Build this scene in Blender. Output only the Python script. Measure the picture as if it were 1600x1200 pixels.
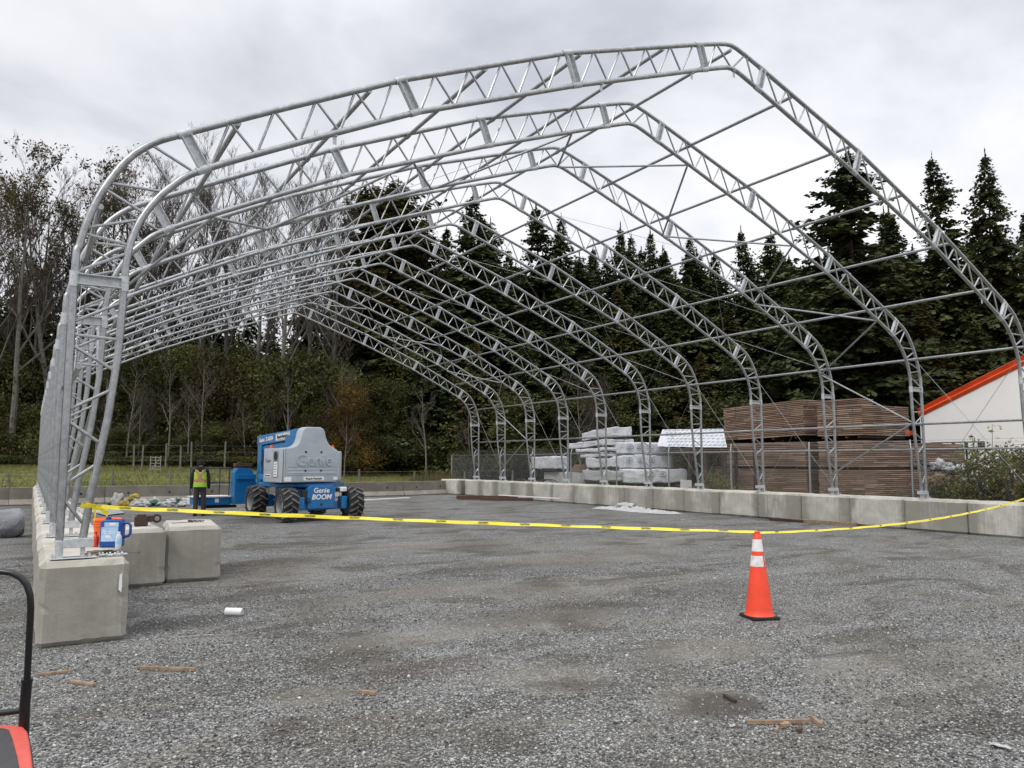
import bpy, bmesh, math, random
import numpy as np
from mathutils import Vector, Matrix, noise
R = math.radians
random.seed(7); rng = np.random.default_rng(7)
sc = bpy.context.scene
COL = sc.collection
for o in list(bpy.data.objects): bpy.data.objects.remove(o)

# ------------------------------------------------------------------ camera
YAW, PITCH, FPX = .5534, .0989, 1211.8
CAM = Vector((-9.384, -8.386, 1.654))
cd = bpy.data.cameras.new('camera'); cam = bpy.data.objects.new('camera', cd); COL.objects.link(cam)
cam.location = CAM; cam.rotation_euler = (math.pi/2+PITCH, 0, -YAW)
cd.sensor_width = 36; cd.lens = FPX/1600*36; cd.clip_start = .05; cd.clip_end = 2000
sc.camera = cam
sc.render.resolution_x = 1024; sc.render.resolution_y = 768

# ------------------------------------------------------------------ world, sun, exposure
SUN_EL, SUN_AZ = 50, 248
wd = bpy.data.worlds.new('World'); sc.world = wd; wd.use_nodes = True
nt = wd.node_tree; N = nt.nodes; L = nt.links; N.clear()
out = N.new('ShaderNodeOutputWorld'); bg = N.new('ShaderNodeBackground'); L.new(bg.outputs[0], out.inputs[0])
sky = N.new('ShaderNodeTexSky'); sky.sky_type = 'NISHITA'; sky.sun_disc = False
sky.sun_elevation = R(SUN_EL); sky.sun_rotation = R(SUN_AZ)
tc = N.new('ShaderNodeTexCoord'); sep = N.new('ShaderNodeSeparateXYZ'); L.new(tc.outputs['Generated'], sep.inputs[0])
def M_(op, a, b=None, c=None):
    m = N.new('ShaderNodeMath'); m.operation = op
    for i, v in enumerate((a, b, c)):
        if v is None: continue
        if isinstance(v, (int, float)): m.inputs[i].default_value = v
        else: L.new(v, m.inputs[i])
    return m.outputs[0]
zz = M_('MAXIMUM', sep.outputs[2], 0.0)
den = M_('ADD', zz, .32)
cmb = N.new('ShaderNodeCombineXYZ')
L.new(M_('DIVIDE', sep.outputs[0], den), cmb.inputs[0]); L.new(M_('DIVIDE', sep.outputs[1], den), cmb.inputs[1])
n1 = N.new('ShaderNodeTexNoise'); n1.inputs['Scale'].default_value = 1.7; n1.inputs['Detail'].default_value = 7
n1.inputs['Roughness'].default_value = .52; n1.inputs['Distortion'].default_value = .25
L.new(cmb.outputs[0], n1.inputs['Vector'])
cr = N.new('ShaderNodeValToRGB'); e = cr.color_ramp.elements
e[0].position = .33; e[0].color = (5.1, 5.35, 6.0, 1); e[1].position = .64; e[1].color = (9.4, 9.4, 9.7, 1)
m_ = cr.color_ramp.elements.new(.47); m_.color = (7.5, 7.6, 8.1, 1)
L.new(n1.outputs[0], cr.inputs[0])
# the cloud layer lets more light through overhead
lat = M_('MULTIPLY_ADD', M_('ADD', M_('MULTIPLY', sep.outputs[0], .85), M_('MULTIPLY', sep.outputs[1], -.53)), .10, .97)
up = M_('MULTIPLY', lat, M_('MULTIPLY_ADD', M_('MAXIMUM', M_('SUBTRACT', zz, .5), 0.0), 2.2, 1.0))
vm = N.new('ShaderNodeVectorMath'); vm.operation = 'SCALE'; L.new(cr.outputs[0], vm.inputs[0]); L.new(up, vm.inputs['Scale'])
mx = N.new('ShaderNodeMix'); mx.data_type = 'RGBA'; mx.inputs[0].default_value = .97
L.new(sky.outputs[0], mx.inputs[6]); L.new(vm.outputs[0], mx.inputs[7]); L.new(mx.outputs[2], bg.inputs[0])
bg.inputs[1].default_value = .1
sd = bpy.data.lights.new('sun', 'SUN'); sd.energy = 1.2; sd.angle = R(14); sd.color = (1, .96, .9)
sun = bpy.data.objects.new('sun', sd); COL.objects.link(sun)
_a = R(SUN_AZ); _sv = Vector((math.sin(_a)*math.cos(R(SUN_EL)), math.cos(_a)*math.cos(R(SUN_EL)), math.sin(R(SUN_EL))))
sun.rotation_euler = _sv.to_track_quat('Z', 'Y').to_euler(); sun.location = (0, 0, 30)
sc.view_settings.view_transform = 'Standard'; sc.view_settings.look = 'None'
sc.view_settings.exposure = .27; sc.view_settings.gamma = 1
sc.render.engine = 'CYCLES'

# ------------------------------------------------------------------ helpers
def gh(x, y):
    def ss(t): t = min(1, max(0, t)); return t*t*(3-2*t)
    return max(1.3*ss((y-26.4)/15), .9*ss((x-31)/14))
def atD(px, D, py=700):
    """plan point that the picture column px shows at depth D, and the height seen at row py"""
    a, b = px-800, py-600
    d1, d2 = FPX, -b
    cp, sp = math.cos(PITCH), math.sin(PITCH); cy, sy = math.cos(YAW), math.sin(YAW)
    f = d1*cp-d2*sp; u = d1*sp+d2*cp; k = D/FPX
    return CAM.x+(a*cy+f*sy)*k, CAM.y+(-a*sy+f*cy)*k, CAM.z+u*k

def atY(px, Y):
    x1, y1, _ = atD(px, 1); k = (Y-CAM.y)/(y1-CAM.y); return CAM.x+(x1-CAM.x)*k, Y, 0
def tag(o, label=None, cat=None, group=None, kind=None):
    if label: o['label'] = label
    if cat: o['category'] = cat
    if group: o['group'] = group
    if kind: o['kind'] = kind
    return o
def empty(name, loc=(0, 0, 0), rz=0, label=None, cat=None, group=None):
    o = bpy.data.objects.new(name, None); COL.objects.link(o); o.location = loc; o.rotation_euler = (0, 0, rz)
    o.empty_display_size = .2
    return tag(o, label, cat, group)
def dup(o, parent=None):
    c = o.copy(); COL.objects.link(c)
    if parent: c.parent = parent
    for ch in list(o.children): dup(ch, c)
    return c
def Rz(a): return Matrix.Rotation(a, 3, 'Z')
def Rx(a): return Matrix.Rotation(a, 3, 'X')
def Ry(a): return Matrix.Rotation(a, 3, 'Y')

class B:
    def __init__(s): s.v = []; s.f = []; s.m = []
    def add(s, vs, fs, mi=0):
        n = len(s.v); s.v += [tuple(v) for v in vs]; s.f += [tuple(i+n for i in f) for f in fs]; s.m += [mi]*len(fs); return s
    def box(s, c, size, rot=None, mi=0):
        hx, hy, hz = [k/2 for k in size]; c = Vector(c)
        P = [Vector((x, y, z)) for z in (-hz, hz) for y in (-hy, hy) for x in (-hx, hx)]
        if rot is not None: P = [rot @ p for p in P]
        return s.add([c+p for p in P], [(0, 2, 3, 1), (4, 5, 7, 6), (0, 1, 5, 4), (2, 6, 7, 3), (0, 4, 6, 2), (1, 3, 7, 5)], mi)
    def path(s, pts, r, n=8, mi=0, cap=True, ring0=0):
        pts = [Vector(p) for p in pts]; k = len(pts); base = len(s.v)
        rr = r if isinstance(r, (list, tuple)) else [r]*k
        ref = None
        for i, p in enumerate(pts):
            t = (pts[min(i+1, k-1)]-pts[max(i-1, 0)]).normalized()
            if ref is None:
                ref = Vector((0, 1, 0)) if abs(t.y) < .9 else Vector((0, 0, 1))
            a = (ref-t*ref.dot(t)).normalized(); b = t.cross(a); ref = a
            for j in range(n):
                w = 2*math.pi*(j+ring0)/n; s.v.append(tuple(p+(a*math.cos(w)+b*math.sin(w))*rr[i]))
        for i in range(k-1):
            for j in range(n):
                j2 = (j+1) % n
                s.f.append((base+i*n+j, base+i*n+j2, base+(i+1)*n+j2, base+(i+1)*n+j)); s.m.append(mi)
        if cap:
            s.f.append(tuple(base+j for j in range(n))[::-1]); s.m.append(mi)
            s.f.append(tuple(base+(k-1)*n+j for j in range(n))); s.m.append(mi)
        return s
    def tube(s, a, b, r, n=8, mi=0, cap=True): return s.path([a, b], r, n, mi, cap)
    def prism(s, poly, vec, mi=0):
        n = len(poly); P = [Vector(p) for p in poly]; v = Vector(vec)
        return s.add(P+[p+v for p in P], [tuple(range(n))[::-1], tuple(range(n, 2*n))]+[(i, (i+1) % n, n+(i+1) % n, n+i) for i in range(n)], mi)
    def lathe(s, prof, n=24, M=None, c=(0, 0, 0), mi=0, cap=True):
        base = len(s.v); c = Vector(c)
        for r, z in prof:
            for j in range(n):
                w = 2*math.pi*j/n; p = Vector((r*math.cos(w), r*math.sin(w), z))
                if M is not None: p = M @ p
                s.v.append(tuple(c+p))
        for i in range(len(prof)-1):
            for j in range(n):
                j2 = (j+1) % n
                s.f.append((base+i*n+j, base+i*n+j2, base+(i+1)*n+j2, base+(i+1)*n+j)); s.m.append(mi)
        if cap:
            s.f.append(tuple(base+j for j in range(n))[::-1]); s.m.append(mi)
            q = base+(len(prof)-1)*n; s.f.append(tuple(q+j for j in range(n))); s.m.append(mi)
        return s
    def mesh(s, name, mats, smooth=False, bevel=0, seg=2, fix=False):
        me = bpy.data.meshes.new(name); me.from_pydata(s.v, [], s.f)
        for m in mats: me.materials.append(m)
        if any(s.m): me.polygons.foreach_set('material_index', s.m)
        if fix or bevel:
            bm = bmesh.new(); bm.from_mesh(me); bmesh.ops.recalc_face_normals(bm, faces=bm.faces)
            if bevel:
                ed = [e for e in bm.edges if len(e.link_faces) == 2 and e.calc_face_angle(0) > R(28)]
                bmesh.ops.bevel(bm, geom=ed, offset=bevel, segments=seg, profile=.6, affect='EDGES', clamp_overlap=True)
            bm.to_mesh(me); bm.free()
        me.update()
        if smooth:
            me.polygons.foreach_set('use_smooth', [True]*len(me.polygons))
            try: me.set_sharp_from_angle(angle=R(38))
            except Exception: pass
        return me
    def obj(s, name, mats, parent=None, loc=(0, 0, 0), smooth=False, bevel=0, seg=2, rz=0, fix=False):
        if not isinstance(mats, (list, tuple)): mats = [mats]
        o = bpy.data.objects.new(name, s.mesh(name, mats, smooth, bevel, seg, fix)); COL.objects.link(o)
        o.location = loc; o.rotation_euler = (0, 0, rz)
        if parent: o.parent = parent
        return o
def mobj(name, me, parent=None, loc=(0, 0, 0), rz=0, sc_=1):
    o = bpy.data.objects.new(name, me); COL.objects.link(o); o.location = loc; o.rotation_euler = (0, 0, rz)
    o.scale = (sc_,)*3 if isinstance(sc_, (int, float)) else sc_
    if parent: o.parent = parent
    return o
def np_mesh(name, V, F, mat, smooth=False):
    """V (n,3) float, F (m,k) int"""
    me = bpy.data.meshes.new(name); k = F.shape[1]
    me.vertices.add(len(V)); me.vertices.foreach_set('co', V.astype(np.float32).ravel())
    me.loops.add(F.size); me.loops.foreach_set('vertex_index', F.astype(np.int32).ravel())
    me.polygons.add(len(F)); me.polygons.foreach_set('loop_start', np.arange(0, F.size, k, dtype=np.int32))
    me.update(calc_edges=True)
    for m in (mat if isinstance(mat, (list, tuple)) else [mat]): me.materials.append(m)
    if smooth: me.polygons.foreach_set('use_smooth', [True]*len(me.polygons))
    return me
def text_mesh(txt, size, mat, depth=.002, bold=0, shear=0):
    cu = bpy.data.curves.new('txt', 'FONT'); cu.body = txt; cu.size = size; cu.extrude = depth; cu.offset = bold; cu.shear = shear
    cu.align_x = 'CENTER'; cu.align_y = 'CENTER'; cu.resolution_u = 3
    o = bpy.data.objects.new('txt', cu); COL.objects.link(o)
    dg = bpy.context.evaluated_depsgraph_get(); dg.update()
    me = bpy.data.meshes.new_from_object(o.evaluated_get(dg)); bpy.data.objects.remove(o)
    me.materials.clear(); me.materials.append(mat); return me
def put_text(name, txt, size, mat, parent, loc, X, Y, **k):
    """X: reading direction, Y: up direction"""
    me = text_mesh(txt, size, mat, **k); X = Vector(X).normalized(); Y = Vector(Y).normalized()
    Mx = Matrix((X, Y, X.cross(Y))).transposed().to_4x4(); Mx.translation = Vector(loc)
    o = bpy.data.objects.new(name, me); COL.objects.link(o); o.parent = parent; o.matrix_local = Mx
    return o

# ------------------------------------------------------------------ materials
class NM:
    def __init__(s, name):
        s.m = bpy.data.materials.new(name); s.m.use_nodes = True; s.t = s.m.node_tree; s.n = s.t.nodes
        s.p = s.n['Principled BSDF']; s.o = s.n['Material Output']
    def new(s, typ, **kw):
        nd = s.n.new(typ)
        for k, v in kw.items():
            if k in nd.inputs.keys(): s.set(nd.inputs[k], v)
            else: setattr(nd, k, v)
        return nd
    def set(s, i, v):
        if hasattr(v, 'links'): s.t.links.new(v, i)
        else: i.default_value = v
    def coord(s, kind='Object'): return s.new('ShaderNodeTexCoord').outputs[kind]
    def pos(s): return s.new('ShaderNodeNewGeometry').outputs['Position']
    def mapv(s, vec, scale=(1, 1, 1), loc=(0, 0, 0), rot=(0, 0, 0)):
        m = s.new('ShaderNodeMapping'); s.set(m.inputs['Vector'], vec); m.inputs['Scale'].default_value = scale
        m.inputs['Location'].default_value = loc; m.inputs['Rotation'].default_value = rot; return m.outputs[0]
    def noise(s, vec, scale, detail=4, rough=.55, dist=0):
        n = s.new('ShaderNodeTexNoise'); s.set(n.inputs['Vector'], vec); n.inputs['Scale'].default_value = scale
        n.inputs['Detail'].default_value = detail; n.inputs['Roughness'].default_value = rough; n.inputs['Distortion'].default_value = dist
        return n.outputs[0]
    def ramp(s, fac, stops, interp='LINEAR'):
        r = s.new('ShaderNodeValToRGB'); r.color_ramp.interpolation = interp; s.set(r.inputs[0], fac)
        e = r.color_ramp.elements
        while len(e) < len(stops): e.new(.5)
        for i, (p, c) in enumerate(stops):
            e[i].position = p; e[i].color = (c, c, c, 1) if isinstance(c, (int, float)) else (*c, 1)
        return r.outputs[0]
    def mix(s, fac, a, b, bt='MIX'):
        m = s.new('ShaderNodeMix', data_type='RGBA', blend_type=bt); s.set(m.inputs[0], fac)
        for i, c in ((6, a), (7, b)):
            if isinstance(c, tuple): m.inputs[i].default_value = (*c, 1)
            elif isinstance(c, (int, float)): m.inputs[i].default_value = (c, c, c, 1)
            else: s.set(m.inputs[i], c)
        return m.outputs[2]
    def math(s, op, a, b=0.0, c=0.0, clamp=False):
        m = s.new('ShaderNodeMath', operation=op); m.use_clamp = clamp
        for i, v in enumerate((a, b, c)): s.set(m.inputs[i], v)
        return m.outputs[0]
    def bump(s, h, strength=.3, dist=.01):
        b = s.new('ShaderNodeBump'); b.inputs['Strength'].default_value = strength; b.inputs['Distance'].default_value = dist
        s.set(b.inputs['Height'], h); s.set(s.p.inputs['Normal'], b.outputs[0]); return s
    def base(s, c, rough=.6, metal=0, spec=.5):
        s.set(s.p.inputs['Base Color'], (*c, 1) if isinstance(c, tuple) else c); s.set(s.p.inputs['Roughness'], rough)
        s.set(s.p.inputs['Metallic'], metal); s.p.inputs['Specular IOR Level'].default_value = spec; return s
def simple(name, c, rough=.6, metal=0, var=.18, scale=6, bump=.1, spec=.5, dirt=None):
    """paint / plastic / cloth with wear: tone variation, fine grain"""
    m = NM(name); v = m.coord()
    n = m.noise(v, scale, 6, .6); g = m.noise(v, scale*9, 3, .6)
    lo = tuple(k*(1-var) for k in c); hi = tuple(min(1, k*(1+var)) for k in c)
    col = m.mix(m.ramp(n, [(.3, 0.), (.7, 1.)]), lo, hi)
    if dirt: col = m.mix(m.ramp(m.noise(v, scale*.6, 7, .7), [(.5, 0.), (.72, .75)]), col, dirt)
    m.base(col, m.math('MULTIPLY_ADD', n, .25, rough-.12), metal, spec)
    m.bump(m.math('ADD', n, m.math('MULTIPLY', g, .4)), bump, .01); return m.m
M = {}
def galv():
    m = NM('galvanised_steel'); v = m.coord()
    n = m.noise(v, 14, 5, .6); v2 = m.new('ShaderNodeTexVoronoi', Scale=60.); m.set(v2.inputs['Vector'], v)
    c = m.mix(m.ramp(n, [(.3, 0.), (.7, 1.)]), (.25, .262, .268), (.46, .475, .48))
    c = m.mix(.25, c, m.ramp(v2.outputs['Color'], [(0, .22), (1, .56)]))
    m.base(c, m.math('MULTIPLY_ADD', n, .3, .24), .9, .5); m.bump(n, .08, .004); return m.m
M['galv'] = galv()
M['galv_plate'] = simple('galvanised_plate', (.52, .54, .55), .5, .35, .22, 25, .1)
def concrete(name, c, stain=.5, top=True):
    m = NM(name); v = m.coord(); P = m.pos(); oi = m.new('ShaderNodeObjectInfo').outputs['Random']
    off = m.new('ShaderNodeVectorMath', operation='ADD'); m.set(off.inputs[0], v)
    cx = m.new('ShaderNodeCombineXYZ'); m.set(cx.inputs[0], m.math('MULTIPLY', oi, 37.)); m.set(cx.inputs[1], m.math('MULTIPLY', oi, 91.)); m.set(off.inputs[1], cx.outputs[0])
    ov = off.outputs[0]
    big = m.noise(ov, 1.6, 6, .62, .4); fine = m.noise(ov, 28, 6, .7); drip = m.noise(m.mapv(ov, (5, 5, .55)), 3.2, 5, .6)
    board = m.noise(m.mapv(ov, (26, 26, .6)), 1.4, 3, .5)
    col = m.mix(m.ramp(big, [(.32, 0.), (.68, 1.)]), tuple(k*.66 for k in c), tuple(k*1.22 for k in c))
    col = m.mix(m.math('MULTIPLY', m.ramp(board, [(.35, 0.), (.65, 1.)]), .30), col, tuple(k*.6 for k in c))
    col = m.mix(m.math('MULTIPLY', m.ramp(fine, [(.45, 0.), (.75, 1.)]), .35), col, tuple(k*.62 for k in c))
    # damp staining that follows the joints between blocks
    sx = m.new('ShaderNodeSeparateXYZ'); m.set(sx.inputs[0], v)
    edge = m.math('MULTIPLY', m.math('ABSOLUTE', sx.outputs[1]), 1.36)
    damp = m.math('ADD', m.math('ADD', m.math('MULTIPLY', m.math('POWER', edge, 2.5), m.math('MULTIPLY_ADD', m.noise(ov, 1.1, 3, .5), 1.6, -.15)), m.math('MULTIPLY', drip, .55)), m.math('MULTIPLY', m.noise(ov, 2.6, 5, .6, .6), .45))
    damp = m.math('ADD', damp, m.math('MULTIPLY_ADD', m.math('FRACT', m.math('MULTIPLY', oi, 7.31)), .55, -.24))
    col = m.mix(m.math('MULTIPLY', m.ramp(damp, [(.58, 0.), (.86, 1.)]), stain), col, tuple(k*.42 for k in (c[0], c[1]*.98, c[2]*.9)))
    pits = m.new('ShaderNodeTexVoronoi', Scale=22.); m.set(pits.inputs['Vector'], ov)
    pit = m.math('MULTIPLY', m.ramp(pits.outputs['Distance'], [(.05, 1.), (.13, 0.)]), m.ramp(m.noise(ov, 7, 2), [(.52, 0.), (.6, 1.)]))
    col = m.mix(m.math('MULTIPLY', pit, .7), col, tuple(k*.3 for k in c))
    col = m.mix(m.math('MULTIPLY', oi, .22), col, tuple(k*.72 for k in c))
    if top:  # upward faces coloured lighter, painting in the bright light from overhead
        nz = m.new('ShaderNodeSeparateXYZ'); m.set(nz.inputs[0], m.new('ShaderNodeNewGeometry').outputs['Normal'])
        col = m.mix(m.math('MULTIPLY', m.ramp(nz.outputs[2], [(.5, 0.), (.8, 1.)]), .8), col, m.mix(m.ramp(big, [(.3, 0.), (.6, 1.)]), (.38, .35, .30), (.60, .57, .50)))
    m.base(col, .9, 0, .25); m.bump(m.math('SUBTRACT', m.math('ADD', fine, m.math('MULTIPLY', big, .6)), m.math('MULTIPLY', pit, 1.5)), .35, .012); return m.m
M['conc'] = concrete('block_concrete', (.46, .44, .385), .4)
M['conc_r'] = concrete('stained_block_concrete', (.56, .55, .49), .9)
M['barrier'] = concrete('barrier_concrete', (.195, .18, .15), .5)

# places where the stone is packed down into tan fines: x, y, radius x, radius y
COMPACT = [(-6.2, -1.5, .9, .42), (-4.9, -1.5, 1.3, .5), (-5.0, .8, 1.5, .6), (-4.2, -3.3, .7, .45), (-5.9, -3.3, .5, .5), (-3.2, .2, 1.5, .7), (-6.4, 3.4, 1.6, 1.0), (-7.6, -2.8, .4, .25), (-1.0, 2.5, 2.2, 1.0), (-5.35, -4.35, .5, .35), (-2.6, 5.5, 2.6, 1.2), (2.0, 4.0, 2.4, 1.0), (-3.6, -4.3, .6, .3)]
def ground_mat():
    m = NM('gravel_and_grass'); P = m.pos(); sp = m.new('ShaderNodeSeparateXYZ'); m.set(sp.inputs[0], P)
    wob = m.noise(P, 3, 4); wob2 = m.noise(m.mapv(P, (1, 2.2, 1), rot=(0, 0, -.5)), 1.3, 6, .65)
    # crushed stone, three sizes
    def stones(scale, seed):
        v = m.new('ShaderNodeTexVoronoi', Scale=scale); m.set(v.inputs['Vector'], m.mapv(P, loc=(seed, seed*.7, 0))); v.inputs['Randomness'].default_value = 1
        w = m.new('ShaderNodeSeparateColor'); m.set(w.inputs[0], v.outputs['Color']); return v.outputs['Distance'], w.outputs[0]
    d1, c1 = stones(80, 0); d2, c2 = stones(165, 5); d3, c3 = stones(42, 9)
    val = m.math('ADD', m.math('MULTIPLY', c1, .5), m.math('ADD', m.math('MULTIPLY', c2, .28), m.math('MULTIPLY', c3, .22)))
    stone = m.ramp(val, [(.16, (.035, .035, .032)), (.40, (.125, .125, .119)), (.58, (.25, .25, .238)), (.74, (.47, .47, .45)), (.90, (.88, .88, .85))])
    gap = m.ramp(d1, [(.35, 0.), (.75, 1.)])
    stone = m.mix(m.math('MULTIPLY', gap, .75), stone, (.038, .036, .032))
    # fines and dirt showing between and over the stones
    big = m.noise(m.mapv(P, (.45, .8, 1), rot=(0, 0, -.5)), 1.0, 7, .62, .6)
    med = m.noise(m.mapv(P, (.8, 2.2, 1), rot=(0, 0, -.55)), .8, 6, .6, .5)
    fines = m.mix(m.noise(P, 14, 6, .7), (.095, .083, .062), (.185, .163, .125))
    fines = m.mix(m.ramp(m.noise(P, 90, 3), [(.5, 0.), (.72, .6)]), fines, (.3, .3, .29))
    cover = m.ramp(m.math('ADD', m.math('MULTIPLY', big, .62), m.math('MULTIPLY', med, .38)), [(.51, 0.), (.61, 1.)])
    for (x, y, rx, ry) in COMPACT:
        q = m.mapv(P, (1/rx, 1/ry, 0), loc=(-x/rx, -y/ry, 0)); ln = m.new('ShaderNodeVectorMath', operation='LENGTH'); m.set(ln.inputs[0], q)
        cover = m.math('MAXIMUM', cover, m.math('MULTIPLY', m.ramp(m.math('ADD', ln.outputs['Value'], m.math('MULTIPLY_ADD', wob2, 1.5, -.75)), [(.62, 1.), (1.05, 0.)]), .95))
    cover = m.math('MULTIPLY', cover, m.ramp(c2, [(.35, 1.), (.8, .35)]))
    col = m.mix(m.math('MULTIPLY', cover, .88), stone, fines)
    lite = m.ramp(m.noise(m.mapv(P, (.5, 1.6, 1), rot=(0, 0, -.55), loc=(4, 9, 0)), .9, 6, .6, .4), [(.46, 0.), (.68, 1.)])
    col = m.mix(m.math('MULTIPLY', lite, .32), col, m.ramp(val, [(.2, (.16, .165, .165)), (.7, (.44, .45, .45))]))
    dark = m.noise(m.mapv(P, (.7, 1.2, 1), loc=(31, 12, 0)), .9, 6, .65, .6)
    col = m.mix(m.math('MULTIPLY', m.ramp(dark, [(.53, 0.), (.61, 1.)]), .62), col, (.058, .050, .039))
    # faint wheel tracks curving through the yard
    tr = m.math('ABSOLUTE', m.math('SINE', m.math('MULTIPLY', m.math('ADD', m.math('ADD', m.math('MULTIPLY', sp.outputs[0], .62), m.math('MULTIPLY', sp.outputs[1], -.22)), m.math('MULTIPLY', m.noise(P, .12, 2), 3.0)), 1.75)))
    trm = m.math('MULTIPLY', m.ramp(tr, [(.80, 0.), (.97, 1.)]), m.ramp(m.noise(P, .7, 5), [(.42, 0.), (.6, 1.)]))
    col = m.mix(m.math('MULTIPLY', trm, .5), col, (.10, .09, .072))
    # damp and dark spots, one grey under the lift, with a place of their own
    def spot(x, y, rx, ry, amt, c, col):
        q = m.mapv(P, (1/rx, 1/ry, 0), loc=(-x/rx, -y/ry, 0)); ln = m.new('ShaderNodeVectorMath', operation='LENGTH'); m.set(ln.inputs[0], q)
        f = m.ramp(m.math('ADD', ln.outputs['Value'], m.math('MULTIPLY_ADD', wob, 1.3, -.65)), [(.55, 1.), (1.1, 0.)])
        return m.mix(m.math('MULTIPLY', f, amt), col, c)
    for a in ((-8.0, .35, .75, .4, .62, (.05, .045, .04)), (-6.1, 4.6, 1.5, .8, .55, (.07, .055, .045)), (-5.3, -4.5, .42, .32, .72, (.055, .045, .035)),
              (-7.9, -3.35, .2, .22, .6, (.05, .04, .035)), (-6.6, -2.6, .8, .35, .4, (.09, .06, .05)), (-3.4, 13.9, 1.6, 2.2, .4, (.06, .06, .06)), (-1.6, -1.0, 1.6, .7, .35, (.075, .068, .058)),
              (-4.5, -1.2, 1.6, .6, .4, (.08, .072, .06)), (-7.4, -3.6, .5, .35, .3, (.15, .12, .08)), (-3.0, 1.8, 2.4, .7, .3, (.07, .066, .06))):
        col = spot(*a, col)
    # grass beyond the barriers and on the far side of the fence
    gmask = m.ramp(m.math('ADD', sp.outputs[1], m.math('MULTIPLY', wob, .5)), [(26.45/60, 0.), (26.9/60, 1.)])
    gm = m.math('MULTIPLY', m.math('GREATER_THAN', m.math('ADD', sp.outputs[1], m.math('MULTIPLY', wob, .8)), 26.6), 1.0)
    gx = m.math('MULTIPLY', m.math('GREATER_THAN', m.math('ADD', sp.outputs[0], m.math('MULTIPLY', wob, 1.5)), 10.6), m.ramp(m.noise(P, .6, 4), [(.42, 0.), (.5, 1.)]))
    gm = m.math('MAXIMUM', gm, gx)
    gn = m.noise(P, .9, 7, .65); gf = m.noise(m.mapv(P, (1, 1, 4)), 9, 4)
    gcol = m.mix(m.ramp(gn, [(.36, 0.), (.62, 1.)]), (.12, .16, .035), (.25, .225, .09))
    gcol = m.mix(m.math('MULTIPLY', gf, .5), gcol, (.04, .06, .012))
    col = m.mix(gm, col, gcol)
    m.base(col, .92, 0, .22)
    h = m.math('SUBTRACT', m.math('MULTIPLY', c1, .5), m.math('MULTIPLY', d1, 1.2))
    h = m.math('ADD', m.math('MULTIPLY', h, m.math('SUBTRACT', 1., m.math('MULTIPLY', cover, .7))), m.math('MULTIPLY', c2, .25))
    m.bump(h, .7, .008); return m.m
M['ground'] = ground_mat()
def island(name, cols, rough=.8, trans=0, spec=.2, objvar=.35, noise_amt=.5):
    """random colour for every separate leaf / stone, and a shift for every plant"""
    m = NM(name); g = m.new('ShaderNodeNewGeometry'); r = g.outputs['Random Per Island']
    k = len(cols); c = m.ramp(r, [(i/(k-1), cols[i]) for i in range(k)])
    oi = m.new('ShaderNodeObjectInfo').outputs['Random']
    dk = m.math('SUBTRACT', 1.0, m.math('MULTIPLY', oi, objvar))
    cl = m.ramp(m.noise(g.outputs['Position'], .8, 3), [(.3, 1-noise_amt), (.7, 1+noise_amt*.6)])
    v = m.new('ShaderNodeVectorMath', operation='SCALE'); m.set(v.inputs[0], c); m.set(v.inputs['Scale'], dk)
    v2 = m.new('ShaderNodeVectorMath', operation='MULTIPLY'); m.set(v2.inputs[0], v.outputs[0]); m.set(v2.inputs[1], cl)
    m.base(v2.outputs[0], rough, 0, spec)
    if trans:
        t = m.new('ShaderNodeBsdfTranslucent'); m.set(t.inputs[0], v2.outputs[0]); x = m.new('ShaderNodeMixShader'); x.inputs[0].default_value = trans
        m.set(x.inputs[1], m.p.outputs[0]); m.set(x.inputs[2], t.outputs[0]); m.set(m.o.inputs[0], x.outputs[0])
    return m.m
M['needle'] = island('fir_needles', [(.034, .055, .021), (.060, .084, .029), (.10, .115, .038), (.042, .060, .025)], .75, .1, .15, .3)
M['needle_olive'] = island('olive_needles', [(.08, .075, .022), (.12, .10, .03), (.06, .062, .02)], .75, .15, .15, .3)
M['needle_brown'] = island('browning_needles', [(.065, .082, .024), (.105, .10, .03), (.12, .09, .03), (.05, .068, .022)], .75, .15, .15, .3)
M['leaf_olive'] = island('olive_leaves', [(.05, .065, .018), (.085, .10, .025), (.13, .11, .03), (.07, .06, .022)], .65, .3, .25)
M['leaf_brown'] = island('russet_leaves', [(.10, .07, .032), (.13, .095, .042), (.075, .062, .025), (.085, .09, .03)], .7, .25, .2)
M['leaf_dark'] = island('dark_leaves', [(.055, .072, .02), (.098, .115, .03), (.15, .14, .04), (.068, .064, .024)], .6, .2, .3)
M['leaf_orange'] = island('orange_leaves', [(.20, .115, .028), (.29, .17, .035), (.13, .10, .03), (.085, .085, .025)], .65, .3, .2)
M['leaf_top'] = island('late_autumn_leaves', [(.17, .11, .06), (.24, .16, .09), (.13, .11, .04), (.20, .12, .075)], .7, .3, .2)
M['leaf_bramble'] = island('autumn_bramble_leaves', [(.09, .12, .03), (.17, .20, .05), (.26, .22, .06), (.14, .09, .035), (.06, .08, .02)], .5, .3, .3)
M['leaf_bush'] = island('bramble_leaves', [(.04, .062, .018), (.075, .10, .028), (.12, .12, .04), (.06, .05, .025), (.028, .042, .013)], .55, .3, .3)
M['grassblade'] = island('grass_blades', [(.12, .15, .038), (.19, .195, .06), (.29, .25, .11), (.15, .16, .05)], .7, .3, .2, .1, .45)
M['reed'] = island('dry_reeds', [(.26, .20, .09), (.36, .29, .14), (.20, .17, .07), (.16, .17, .05)], .7, .3, .2)
M['stones'] = island('crushed_stone', [(.04, .040, .038), (.15, .15, .142), (.08, .08, .076), (.34, .335, .315), (.19, .188, .175), (.58, .575, .55)], .85, 0, .3, 0, .2)
M['bark'] = simple('fir_bark', (.055, .045, .038), .95, 0, .4, 3, .6)
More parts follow.
